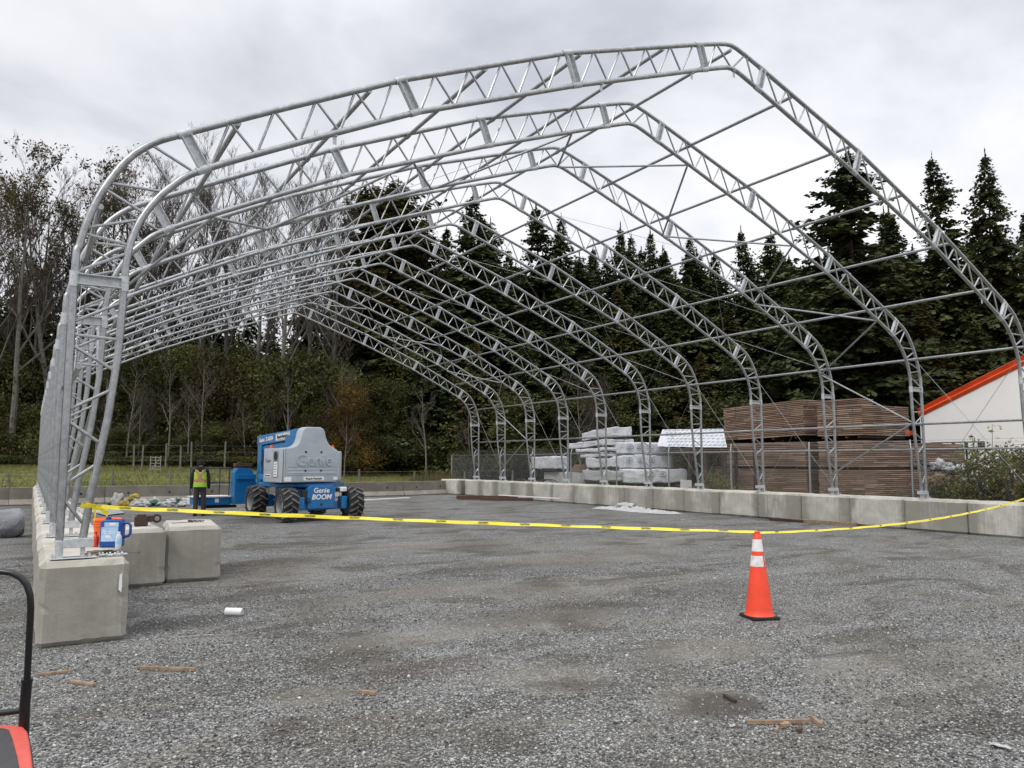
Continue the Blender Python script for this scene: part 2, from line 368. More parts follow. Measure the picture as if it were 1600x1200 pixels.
M['bark_grey'] = simple('alder_bark', (.13, .12, .105), .9, 0, .35, 4, .4)
M['bark_pale'] = simple('pale_sapling_bark', (.15, .135, .115), .9, 0, .3, 5, .3)
M['twig'] = simple('twigs', (.075, .062, .054), .9, 0, .3, 5, .2)
M['blue'] = simple('lift_blue_paint', (.006, .155, .40), .38, 0, .12, 3, .05, dirt=(.05, .12, .22))
M['rail_dark'] = simple('dark_blue_rail', (.012, .035, .075), .5)
M['liftgrey'] = simple('lift_grey_cover', (.40, .45, .49), .42, 0, .06, 3, .04, dirt=(.32, .35, .37))
M['liftgrey_dark'] = simple('lift_grey_recess', (.20, .22, .24), .5)
M['black'] = simple('black_rubber', (.016, .016, .017), .6, 0, .3, 8, .15)
M['tyre'] = simple('tyre_rubber', (.022, .022, .023), .85, 0, .35, 9, .3)
M['lug'] = simple('dusty_lugs', (.12, .114, .106), .85, 0, .35, 9, .3, dirt=(.21, .20, .18))
M['rim'] = simple('grey_rim', (.27, .275, .28), .5, .2, .2, 8, .1)
M['white'] = simple('white_sticker', (.78, .78, .77), .5, 0, .05, 9, .03)
M['black_ink'] = simple('black_print', (.02, .02, .022), .5, 0, .1, 9, 0)
M['orange_lens'] = simple('amber_beacon', (.85, .12, .02), .3, 0, .1, 9, 0)
M['wrap'] = None
def wrap_mat(name, c, rough=.38, k=5):
    m = NM(name); v = m.coord(); P = m.mapv(v, (1, 1, 1), rot=(.3, .7, .2))
    n = m.noise(m.mapv(P, (3, 1, 7)), k*.6, 6, .6, 1.4); n2 = m.noise(P, k*4, 5, .65, .8)
    col = m.mix(m.ramp(m.noise(v, 1.4, 5), [(.35, 0.), (.65, 1.)]), tuple(x*.80 for x in c), c)
    col = m.mix(m.ramp(m.noise(m.mapv(P, (1, 6, 2)), k*.9, 4, .6, 1.2), [(.50, 0.), (.66, .45)]), col, tuple(x*.5 for x in c))  # shading of the wrinkles painted into the colour as darker streaks
    m.base(col, rough, 0, .5); m.bump(m.math('ADD', n, m.math('MULTIPLY', n2, .35)), .9, .09); return m.m
M['wrap'] = wrap_mat('white_lumber_wrap', (.78, .80, .85))
M['wrap_grey'] = wrap_mat('grey_lumber_wrap', (.56, .57, .58))
M['silver'] = wrap_mat('silver_wrap', (.42, .43, .47), .3, 9)
M['sheet'] = wrap_mat('white_sheeting', (.72, .71, .70), .45, 7)
def lumber():
    m = NM('weathered_lumber'); v = m.coord(); P = m.pos()
    n = m.noise(m.mapv(P, (.8, .8, 14)), 1.2, 2, .5); n2 = m.noise(m.mapv(P, (1, .5, .4)), 1.0, 4); fine = m.noise(m.mapv(P, (4, 3, 50)), 2, 4)
    g = m.new('ShaderNodeNewGeometry').outputs['Random Per Island']
    col = m.ramp(m.math('MULTIPLY_ADD', n, .5, m.math('MULTIPLY', g, .5)), [(.2, (.15, .098, .074)), (.5, (.27, .182, .138)), (.75, (.42, .30, .235))])
    col = m.mix(m.ramp(n2, [(.45, 0.), (.7, .7)]), col, (.16, .12, .095))
    m.base(col, .9, 0, .2); m.bump(fine, .3, .01); return m.m
M['lumber'] = lumber()
M['lumber_dark'] = simple('dark_lumber', (.05, .032, .024), .9, 0, .4, 2, .3)
M['wood'] = simple('splintered_wood', (.27, .19, .125), .9, 0, .35, 18, .4)
M['wood_grey'] = simple('weathered_post', (.16, .15, .135), .95, 0, .35, 6, .5)
M['pale_wood'] = simple('pale_weathered_wood', (.26, .25, .23), .9, 0, .3, 6, .3)
M['rust'] = simple('rusty_beam', (.10, .055, .038), .8, .2, .4, 9, .3)
M['cone'] = simple('orange_cone_plastic', (.93, .075, .028), .45, 0, .10, 5, .08, dirt=(.55, .07, .035))
M['conewhite'] = simple('scuffed_reflective_band', (.80, .78, .77), .4, 0, .06, 20, .05, dirt=(.40, .34, .31))
M['tape'] = simple('yellow_barrier_tape', (.80, .68, .035), .4, 0, .07, 12, .05)
M['jugblue'] = simple('blue_jug_plastic', (.012, .07, .30), .3, 0, .08, 7, .03)
M['jugorange'] = simple('orange_bucket_plastic', (.90, .16, .02), .4, 0, .08, 7, .03)
M['red'] = simple('red_plastic', (.72, .06, .03), .4, 0, .1, 7, .05)
M['label_blue'] = simple('pale_blue_label', (.40, .58, .80), .5, 0, .2, 22, .02)
M['skin'] = simple('skin', (.38, .23, .17), .6, 0, .1, 20, .05)
M['cloth_black'] = simple('black_cloth', (.012, .012, .014), .95, 0, .3, 30, .3)
M['cloth_grey'] = simple('charcoal_trousers', (.045, .043, .042), .95, 0, .3, 30, .3)
M['hivis'] = simple('hi_vis_green', (.34, .58, .05), .7, 0, .15, 14, .2)
M['hivis_o'] = simple('hi_vis_orange_band', (.45, .20, .13), .7, 0, .18, 14, .2)
M['fabric'] = simple('building_fabric', (.80, .78, .77), .7, 0, .05, .5, .35)
M['eave'] = simple('orange_eave_fabric', (.72, .085, .02), .55, 0, .12, 1.5, .3)
M['glass'] = simple('dark_window', (.03, .035, .04), .15, 0, .2, 3, .02)
M['machine_red'] = simple('faded_red_paint', (.70, .11, .08), .45, 0, .1, 12, .06, dirt=(.45, .09, .07))
M['machine_dark'] = simple('dark_grey_cowl', (.045, .045, .046), .55, 0, .3, 12, .15)
M['tube_black'] = simple('black_tube_paint', (.009, .009, .01), .3, 0, .1, 12, .05)
M['green'] = simple('green_printed_bag', (.02, .10, .06), .5, 0, .3, 12, .2)
M['bag'] = wrap_mat('white_bag', (.74, .74, .73), .5, 12)
M['bagyellow'] = wrap_mat('yellow_bag', (.72, .56, .10), .5, 12)
M['hose'] = simple('black_pipe', (.03, .03, .033), .5, 0, .3, 6, .1)
M['brown_metal'] = simple('rusty_casting', (.055, .035, .03), .8, .2, .3, 20, .3)

# ================================================================== SETTING
# ground: one sheet to the horizon
xs = np.unique(np.concatenate([np.linspace(-900, -60, 12), np.linspace(-60, 70, 105), np.linspace(70, 900, 12)]))
ys = np.unique(np.concatenate([np.linspace(-600, -20, 8), np.linspace(-20, 25, 40), np.linspace(25, 70, 60), np.linspace(70, 1200, 14)]))
V = [(x, y, gh(x, y)+(.03*noise.noise(Vector((x*.35, y*.35, 0))) if y > 27 or x > 12 else .008*noise.noise(Vector((x*.5, y*.5, 2))))) for y in ys for x in xs]
nx = len(xs); F = [(j*nx+i, j*nx+i+1, (j+1)*nx+i+1, (j+1)*nx+i) for j in range(len(ys)-1) for i in range(nx-1)]
g = mobj('ground', np_mesh('ground', np.array(V), np.array(F), M['ground'], True)); tag(g, kind='structure')

# loose crushed stone in front of the camera
def scatter_stones(n):
    ico = [(0, 0, 1), (.89, 0, .45), (.28, .85, .45), (-.72, .53, .45), (-.72, -.53, .45), (.28, -.85, .45), (.72, .53, -.45), (-.28, .85, -.45), (-.89, 0, -.45), (-.28, -.85, -.45), (.72, -.53, -.45)]
    fc = [(0, 1, 2), (0, 2, 3), (0, 3, 4), (0, 4, 5), (0, 5, 1), (1, 6, 2), (2, 7, 3), (3, 8, 4), (4, 9, 5), (5, 10, 1), (6, 7, 2), (7, 8, 3), (8, 9, 4), (9, 10, 5), (10, 6, 1)]
    ico = np.array(ico); fc = np.array(fc)
    D = 2.9+10*rng.random(n)**1.7; px = rng.uniform(-60, 1660, n)
    cy, sy = math.cos(YAW), math.sin(YAW); f = D; a = (px-800)/FPX*D
    X = CAM.x+a*cy+f*sy; Y = CAM.y-a*sy+f*cy
    ok = ~((X > -9.35) & (X < -8.45) & (Y > -.3)) & ~((X > -8.5) & (X < -6.9) & (Y > 2.9)) & (X < 8.6)
    for (x, y, rx, ry) in COMPACT: ok &= (((X-x)/rx)**2+((Y-y)/ry)**2 > 1) | (rng.random(n) < .22)
    X, Y = X[ok], Y[ok]; k = len(X)
    s = rng.gamma(5, .0009, k)+.0016
    q = ico[None]*(.7+.5*rng.random((k, len(ico), 1)))*s[:, None, None]
    q[:, :, 2] *= rng.uniform(.5, .9, (k, 1)); q[:, :, 0] *= rng.uniform(.8, 1.5, (k, 1))
    th = rng.uniform(0, 6.28, k); c, sn = np.cos(th)[:, None], np.sin(th)[:, None]
    x = q[:, :, 0]*c-q[:, :, 1]*sn; y = q[:, :, 0]*sn+q[:, :, 1]*c
    V = np.stack([x+X[:, None], y+Y[:, None], q[:, :, 2]+s[:, None]*.25+.002], -1).reshape(-1, 3)
    F = (fc[None]+(np.arange(k)*len(ico))[:, None, None]).reshape(-1, 3)
    return np_mesh('gravel', V, F, M['stones'])
tag(mobj('gravel', scatter_stones(95000)), 'loose grey crushed stone scattered over the yard', 'gravel', kind='stuff')

# ------------------------------------------------------------------ concrete blocks
ORD = ['first', 'second', 'third', 'fourth', 'fifth', 'sixth', 'seventh', 'eighth', 'ninth', 'tenth', 'eleventh', 'twelfth', 'thirteenth', 'fourteenth', 'fifteenth', 'sixteenth', 'seventeenth', 'eighteenth', 'nineteenth', 'twentieth']
TENS = {20: 'twenty', 30: 'thirty', 40: 'forty', 50: 'fifty', 60: 'sixty', 70: 'seventy', 80: 'eighty', 90: 'ninety'}
def ordinal(n):
    if n <= 20: return ORD[n-1]
    t, u = n//10*10, n % 10
    return (TENS[t][:-1]+'ieth') if u == 0 else TENS[t]+'-'+ORD[u-1]
def block_mesh(seed, mat, w=.725):
    bm = bmesh.new(); bmesh.ops.create_cube(bm, size=1)
    bmesh.ops.scale(bm, vec=(w, 1.488, .75), verts=bm.verts); bmesh.ops.translate(bm, vec=(0, 0, .375), verts=bm.verts)
    bmesh.ops.bevel(bm, geom=list(bm.edges), offset=.05, segments=1, affect='EDGES')
    bmesh.ops.subdivide_edges(bm, edges=[e for e in bm.edges if e.calc_length() > .3], cuts=12, use_grid_fill=True)
    for v in bm.verts:
        q = noise.noise_vector(Vector((v.co.x*3+seed*7, v.co.y*3, v.co.z*3)))+.5*noise.noise_vector(Vector((v.co.x*11+seed*7, v.co.y*11, v.co.z*11)))
        v.co += q*.006
        ax = sorted((abs(abs(v.co.x)-w/2), abs(abs(v.co.y)-.744), abs(abs(v.co.z-.375)-.375)))
        ch = noise.noise(Vector((v.co.x*9+seed*3, v.co.y*9, v.co.z*9)))
        if ax[1] < .07 and ch > .18: v.co -= Vector((v.co.x, v.co.y*.5, (v.co.z-.375))).normalized()*(ch-.18)*.03
    me = bpy.data.meshes.new('concrete_block'); bm.to_mesh(me); bm.free(); me.materials.append(mat); return me
bl = [block_mesh(i, M['conc']) for i in range(3)]; br_ = [block_mesh(i+5, M['conc_r']) for i in range(3)]
for i in range(17):
    o = mobj('concrete_block', bl[i % 3], None, (-8.9+random.uniform(-.012, .012), .53+1.5*i, random.uniform(-.006, .006)), math.pi*(i % 2)+random.uniform(-.008, .008))
    tag(o, 'near end concrete block with a white paint smear, under the nearest arch foot' if i == 0 else f'{ordinal(i+1)} concrete block from the near end of the left row', 'concrete block', 'concrete ballast blocks under the left side of the frame')
for i in range(17):
    o = mobj('concrete_block', br_[i % 3], None, (9.08+random.uniform(-.015, .015), .57+1.5*i, random.uniform(-.006, .006)), math.pi*(i % 2)+random.uniform(-.008, .008))
    tag(o, f'damp-stained concrete block, {ordinal(i+1)} from the photo right edge in the right row', 'concrete block', 'concrete ballast blocks under the right side of the frame')
o = mobj('concrete_block', br_[1], None, (8.75, 26.35, 0), R(14)); tag(o, 'last concrete block at the far end of the right row, turned towards the barrier', 'concrete block', 'concrete ballast blocks under the right side of the frame')
for (x, y, rz, lb) in ((-8.15, 3.78, R(1), 'spare concrete block with a rusty casting on top, beside the left row'), (-7.33, 3.92, R(-6), 'spare concrete block with a small chain on top, outermost beside the left row')):
    tag(mobj('concrete_block', bl[1], None, (x, y, 0), rz), lb, 'concrete block', 'spare concrete blocks beside the left row')
sm = B(); sm.prism([(-8.625, -.2285, .60), (-8.605, -.2285, .62), (-8.60, -.2285, .50), (-8.605, -.2285, .44), (-8.63, -.2285, .47)], (0, .003, 0))
# smear belongs to the near block
nb = [o for o in bpy.data.objects if o.get('label', '').startswith('near end concrete block')][0]
so = sm.obj('paint_smear', M['white']); so.parent = nb; so.matrix_parent_inverse = Matrix.Rotation(-nb.rotation_euler.z, 4, 'Z') @ Matrix.Translation(-nb.location)

# jersey barriers along the far edge of the yard
def barrier_mesh(L_=3.12, h=.67):
    b = B(); pr = [(-.30, 0), (-.30, .06), (-.16, .24), (-.085, h), (.085, h), (.16, .24), (.30, .06), (.30, 0)]
    n = 14
    for i in range(n):
        for (y, z) in pr: b.v.append((L_*(i/(n-1)-.5), y+.004*noise.noise(Vector((i, y*9, z*9))), z+.004*noise.noise(Vector((i, 5, z)))))
    k = len(pr)
    for i in range(n-1):
        for j in range(k): b.f.append((i*k+j, i*k+(j+1) % k, (i+1)*k+(j+1) % k, (i+1)*k+j)); b.m.append(0)
    b.f += [tuple(range(k)), tuple((n-1)*k+j for j in range(k))[::-1]]; b.m += [0, 0]
    return b.mesh('barrier', [M['barrier']], fix=True)
bm_ = barrier_mesh()
hb = B()
for x in (-.75, .75): hb.lathe([(.045, 0), (.045, .012)], 14, Rx(math.pi/2), (x, -.134, .40))
hole = hb.mesh('lifting_hole', [M['black_ink']], fix=True)
bx = [(-14.7+3.14*i, 26.0, 0) for i in range(7)]+[(7.2, 26.4, R(14))]
for i, (x, y, a) in enumerate(bx):
    o = mobj('concrete_barrier', bm_, None, (x, y, 0), a); tag(o, f'low grey concrete road barrier, {ordinal(i+1)} from the left along the yard end', 'barrier', 'concrete barriers along the far edge of the yard')
    mobj('lifting_hole', hole, o)

# ================================================================== THE FRAME
S = 2.4648
OUT = [(9.118, .92), (9.118, 3.385), (9.09, 3.72), (9.01, 4.05), (8.9, 4.33), (8.72, 4.64), (8.5, 4.86), (8.2, 5.035), (7.25, 5.53), (5.79, 6.265), (3.3, 7.33), (.74, 8.21), (.3, 8.35), (.12, 8.40), (0, 8.415)]
INN = [(8.93, .93), (8.88, 1.36), (8.77, 2.08), (8.71, 2.7), (8.69, 3.385), (8.67, 3.7), (8.6, 3.98), (8.46, 4.25), (8.28, 4.47), (8.0, 4.69), (6.92, 5.25), (5.6, 5.90), (3.14, 6.90), (.62, 7.83), (.22, 7.97), (.1, 8.005), (0, 8.015)]
def crv(P):   # arc-length table
    P = [Vector((x, 0, z)) for x, z in P]; return P
def at_x(P, x):      # point on the roof part of a chord at a given x (counted from the ridge down)
    Q = P[::-1]
    for a, b in zip(Q, Q[1:]):
        if a[0] <= x <= b[0] and b[0] > a[0]:
            t = (x-a[0])/(b[0]-a[0]); return Vector((x, 0, a[1]+t*(b[1]-a[1])))
    return Vector((x, 0, Q[-1][1]))
def at_z(P, z):
    for a, b in zip(P, P[1:]):
        if a[1] <= z <= b[1]:
            t = (z-a[1])/(b[1]-a[1]); return Vector((a[0]+t*(b[0]-a[0]), 0, z))
RC, RW = .036, .0155
oc = B(); bays = []; plates = []
def smooth_chord(P, k0, k1):
    Q = list(P[:k0])
    for i in range(k0, k1):
        p0, p1, p2, p3 = P[i-1], P[i], P[i+1], P[min(i+2, len(P)-1)]
        for t in (0, .25, .5, .75):
            Q.append(tuple(.5*(2*p1[j]+(p2[j]-p0[j])*t+(2*p0[j]-5*p1[j]+4*p2[j]-p3[j])*t*t+(3*p1[j]-p0[j]-3*p2[j]+p3[j])*t**3) for j in (0, 1)))
    return Q+list(P[k1:])
for P, r in ((smooth_chord(OUT, 1, 8), RC), (smooth_chord(INN, 4, 10), RC)):
    full = [(x, 0, z) for x, z in P]+[(-x, 0, z) for x, z in P[::-1][1:]]
    oc.path(full, r, 10)
def bay(both=True): bays.append((B(), B() if both else None))
def web(a, b):
    for s in (1, -1):
        wb = bays[-1][0 if s > 0 or bays[-1][1] is None else 1]
        p = Vector((a[0]*s, 0, a[2])); q = Vector((b[0]*s, 0, b[2])); wb.path([p, p.lerp(q, .06), p.lerp(q, .94), q], [RW*.8, RW, RW, RW*.8], 7, cap=False)
def plate(a, b): plates.append((a, b))
# roof: plates at these x (outer, inner), five nodes in each bay between them
PX = [(.74, .62), (3.3, 3.14), (5.8, 5.6), (8.2, 8.0)]
for (o, i_) in PX: plate(at_x(OUT, o), at_x(INN, i_))
for (o0, i0), (o1, i1) in zip(PX, PX[1:]):
    k = 5; pts = []; bay()
    for j in range(k):
        pts.append(at_x(OUT, o0+(o1-o0)*(.043+j*.193))); pts.append(at_x(INN, i0+(i1-i0)*(.200+j*.193)))
    for a, b in zip(pts, pts[1:]): web(a, b)
bay(False); web(Vector((0, 0, 8.015)), at_x(OUT, .33)); web(at_x(OUT, .35), at_x(INN, .52))
# knee curve and leg
C_ = [((8.12, 4.66), (8.51, 4.85)), ((8.56, 4.80), (8.29, 4.45)), ((8.36, 4.38), (8.86, 4.38)), ((8.9, 4.31), (8.53, 4.12)), ((8.56, 4.06), (9.04, 3.90)), ((9.05, 3.84), (8.66, 3.78)), ((8.67, 3.70), (9.10, 3.46)),
      ((9.11, 2.97), (8.70, 3.20)), ((9.11, 2.85), (8.71, 2.83)), ((9.11, 2.75), (8.73, 2.52)), ((9.11, 2.13), (8.75, 2.34)), ((9.11, 2.03), (8.81, 1.81)), ((9.11, 1.43), (8.85, 1.62)), ((9.11, 1.31), (8.92, 1.05))]
for k_, (a, b) in enumerate(C_):
    if k_ in (0, 7): bay()
    web(Vector((a[0], 0, a[1])), Vector((b[0], 0, b[1])))
plate(Vector((9.118, 0, 3.385)), Vector((8.69, 0, 3.385)))

frame = empty('building_frame', (0, 0, 0), 0, 'galvanised steel tube frame of eleven lattice arches standing on concrete blocks', 'building frame')
arch0 = oc.obj('arch_truss', M['galv'], frame, smooth=True)
for pair in bays:
    for w_ in pair:
        if w_: w_.obj('web_lattice', M['galv'], arch0, smooth=True)
for a, b in plates:
    for s in (1, -1):
        p = Vector((a.x*s, 0, a.z)); q = Vector((b.x*s, 0, b.z)); d = (q-p); L_ = d.length; ang = math.atan2(d.x, -d.z)
        pb = B(); rot = Ry(-ang)
        pb.box((p+q)/2, (.105, .012, L_-.06), rot); 
        for k in (-1, 1): pb.box((p+q)/2+rot @ Vector((k*.048, -.03, 0)), (.009, .06, L_-.07), rot)
        for c in (p, q):
            pb.lathe([(.043, -.075), (.043, .075)], 12, rot @ Ry(math.pi/2), c)
        pb.obj('gusset_plate', M['galv_plate'], arch0, smooth=True)
for s in (1, -1):
    f = B(); f.box((s*9.0, 0, .762), (.38, .17, .010))
    f.box((s*9.118, 0, .84), (.066, .085, .15)); f.box((s*8.925, 0, .81), (.036, .085, .09))
    f.box((s*8.965, 0, .932), (.25, .13, .008)); f.box((s*8.965, -.061, .892), (.25, .008, .075)); f.box((s*8.965, .061, .892), (.25, .008, .075)); f.box((s*8.844, 0, .892), (.008, .115, .075))
    f.lathe([(.043, .905), (.043, .925)], 12, None, (s*9.118, 0, 0))
    for x in (8.87, 9.17):
        for y in (-.06, .06): f.lathe([(.013, .766), (.013, .795)], 6, None, (s*x, y, 0))
    f.obj('foot_bracket', M['galv_plate'], arch0, bevel=.003, seg=1)
arches = [arch0]
for i in range(1, 11):
    a = dup(arch0, frame); a.location = (0, i*S, 0); arches.append(a)
# clips hanging under the inner chord of the nearest arches
for i in (0,):
    for x in (-6.6, -2.7, -.9, .05, 2.6, 5.1, 7.3):
        p = at_x(INN, abs(x)); c = B(); c.box((x, i*S, p.z-.08), (.045, .004, .11)); c.box((x, i*S, p.z-.03), (.06, .05, .01)); c.obj('cover_clip', M['galv_plate'], frame)
# purlins
def off(P, x, d):
    p = at_x(P, x); return Vector((p.x-.42*d, 0, p.z-.9*d))
PN = [Vector((0, 0, 8.33))]
for x in (1.5, 3.08, 4.62, 6.2, 7.68): 
    for s in (1, -1): p = off(OUT, x, .035); PN.append(Vector((s*p.x, 0, p.z)))
for s in (1, -1): PN += [Vector((s*8.93, 0, 4.13)), Vector((s*9.04, 0, 2.55))]
for p in PN:
    b = B(); b.tube((p.x, .0, p.z), (p.x, 10*S+.03, p.z), .030, 10)
    for i in range(1, 11): b.lathe([(.040, -.05), (.040, .05)], 10, Rx(math.pi/2), (p.x, i*S, p.z))
    b.obj('purlin', M['galv'], frame, smooth=True)
# zigzag tube bracing in two bays
def inn(x, z=None): p = at_x(INN, x) if z is None else Vector((x, 0, z)); return p
zz_ = [(1, inn(0)), (0, inn(1.42)), (1, inn(3.0)), (0, inn(4.5)), (1, inn(6.1)), (0, inn(7.45)), (1, Vector((8.62, 0, 4.0))), (0, Vector((8.72, 0, 2.6))), (1, Vector((8.87, 0, 1.3)))]
for bay in (1, 8):
    for s in (1, -1):
        for (ia, a), (ib, b_) in zip(zz_, zz_[1:]):
            t = B(); pa = Vector((a.x*s, (bay+ia)*S, a.z-.03)); pb_ = Vector((b_.x*s, (bay+ib)*S, b_.z-.03))
            t.path([pa, pa.lerp(pb_, .03), pa.lerp(pb_, .97), pb_], [.012, .021, .021, .012], 8); t.obj('diagonal_brace', M['galv'], frame, smooth=True)
# thin cable crosses on the side walls and over the roof
cab = [(9.12, .85), (8.95, 4.1), (7.66, 5.27), (4.6, 6.7), (1.5, 7.9)]
for s in (1, -1):
    for i in range(10):
        if i in (1, 8): continue
        segs = [(0, 1)] if i not in (2, 4, 6) else [(0, 1), (1, 2), (2, 3), (3, 4)]
        for a, b_ in segs:
            for f0, f1 in ((0, 1), (1, 0)):
                p, q = cab[a], cab[b_]
                t = B(); t.tube((s*p[0], (i+f0)*S, p[1]), (s*q[0], (i+f1)*S, q[1]), .005, 5); t.obj('brace_cable', M['galv'], frame)

# ================================================================== CHAIN LINK FENCE
XF = 9.95
cf = empty('chain_link_fence', (XF, 0, 0), 0, 'galvanised chain link fence with barbed wire arms behind the right block row', 'fence')
fy = [29.3-.2, 26.6, 24, 21.2, 18.2, 15.2, 12.3, 9.4, 6.4, 3.3, .3, -2.7]
for k, y in enumerate(fy):
    b = B(); b.tube((0, y, 0), (0, y, 1.98), .03 if k else .04, 10)
    if k: b.tube((0, y, 1.96), (.17, y+.12, 2.2), .016, 8)
    b.obj('post', M['galv'], cf, smooth=True)
b = B(); b.tube((0, fy[0], 1.95), (0, fy[-1], 1.95), .021, 8); b.obj('top_rail', M['galv'], cf, smooth=True)
b = B()
for k, h in ((.05, 2.03), (.1, 2.1), (.16, 2.18)): b.tube((k, fy[0], h), (k+.02, fy[-1], h), .0035, 4)
b.obj('barbed_wire', M['galv'], cf)
b = B(); st = .085; H = 1.9; y = fy[-1]
while y < fy[0]:
    for sgn in (1, -1):
        y0, y1 = (y, y+H) if sgn > 0 else (y+H, y)
        z0, z1 = .03, .03+H
        if sgn > 0 and y1 > fy[0]: z1 -= y1-fy[0]; y1 = fy[0]
        if sgn < 0 and y0 > fy[0]: z0 += y0-fy[0]; y0 = fy[0]
        b.tube((sgn*.002, y0, z0), (sgn*.002, y1, z1), .0017, 3, cap=False)
    y += st
y = fy[-1]-H
while y < fy[-1]:
    b.tube((.002, fy[-1], .03+fy[-1]-y), (.002, y+H, .03+H), .0021, 3, cap=False); b.tube((-.002, fy[-1], .03+(H-(fy[-1]-y))), (-.002, y+H, .03), .0021, 3, cap=False); y += st
b.obj('wire_mesh', M['galv'], cf)
b = B(); b.tube((0, fy[0], .3), (0, fy[0]+.01, .31), .01, 4)

# wooden post fences on the grass
def post_fence(lst, h, label, r=.06, wires=(.45, .8, 1.1)):
    f = empty('wire_fence', (0, 0, 0), 0, label, 'fence'); tops = []
    for px, D in lst:
        x, y, _ = atY(px, D); z = gh(x, y); hh = h*random.uniform(.88, 1.1); lx, ly = random.uniform(-.05, .05), random.uniform(-.04, .04)
        q = B(); q.path([(x, y, z-.1), (x+lx*.5, y, z+hh*.6), (x+lx, y+ly, z+hh)], [r, r*.95, r*.85], 8); q.obj('post', M['wood_grey'], f, smooth=True); tops.append((x, y, z))
    for k, w in enumerate(wires):
        q = B(); q.path([(x, y, z+w*h/1.2) for x, y, z in tops], .0022, 4); q.obj('wire', M['galv'], f)
post_fence([(-90, 28.4), (18, 28.4), (90, 28.4), (178, 28.5), (269, 28.6), (366, 28.6), (462, 28.5), (563, 28.5), (649, 28.4), (727, 28.6), (801, 28.6)], 1.15, 'weathered wooden post and wire fence close behind the concrete barriers')
post_fence([(150, 38), (210, 38), (223, 38), (260, 38.2), (283, 38), (300, 38), (352, 38), (410, 38), (520, 38)], 1.5, 'farther row of pale wooden fence posts at the foot of the woods', .05)
x, y, _ = atY(244, 37); gt = B()
for k in range(5): gt.box((0, 0, .25+.22*k), (.62, .03, .05), Ry(.06*(k % 2)))
for k in (-.3, 0, .3): gt.box((k, 0, .65), (.05, .03, 1.15))
gt.box((0, .03, .65), (.05, .03, 1.3), Ry(.5))
gt.v = [(q[0]*.85, q[1], q[2]*.72) for q in gt.v]
tag(gt.obj('field_gate', M['pale_wood'], None, (x, y, gh(x, y)), rz=-.4, bevel=.004, seg=1), 'small whitish slatted gate leaning among the far fence posts', 'gate')

# grass and reeds beyond the barriers
def blades(name, n, gen, h0, h1, w, mat, lean=.35):
    pts = np.array([gen() for _ in range(n)]); k = len(pts)
    h = rng.uniform(h0, h1, k); th = rng.uniform(0, 6.28, k); dx, dy = np.cos(th)*w, np.sin(th)*w
    l1 = rng.normal(0, lean, (k, 2))*h[:, None]
    p = pts; A = np.stack([p[:, 0]-dx, p[:, 1]-dy, p[:, 2]], 1); C_2 = np.stack([p[:, 0]+dx, p[:, 1]+dy, p[:, 2]], 1)
    T = np.stack([p[:, 0]+l1[:, 0], p[:, 1]+l1[:, 1], p[:, 2]+h], 1)
    V = np.stack([A, C_2, T], 1).reshape(-1, 3); F = np.arange(3*k).reshape(-1, 3)
    return mobj(name, np_mesh(name, V, F, mat))
def g_grass():
    px = random.uniform(-60, 1150); D = random.uniform(33, 50); x, y, _ = atD(px, D)
    while y < 26.5: D += 1; x, y, _ = atD(px, D)
    return (x, y, gh(x, y)-.02)
tag(blades('grass', 90000, g_grass, .06, .24, .012, M['grassblade']), 'rough green and yellow grass behind the barriers', 'grass', kind='stuff')
def g_reed():
    px = random.gauss(678, 19); x, y, _ = atY(px, random.uniform(27.2, 29.5)); return (x, y, gh(x, y))
tag(blades('tall_grass', 3200, g_reed, .35, 1.15, .011, M['reed'], .12), 'clump of tall dry straw-coloured grass behind the barrier', 'grass', kind='stuff')

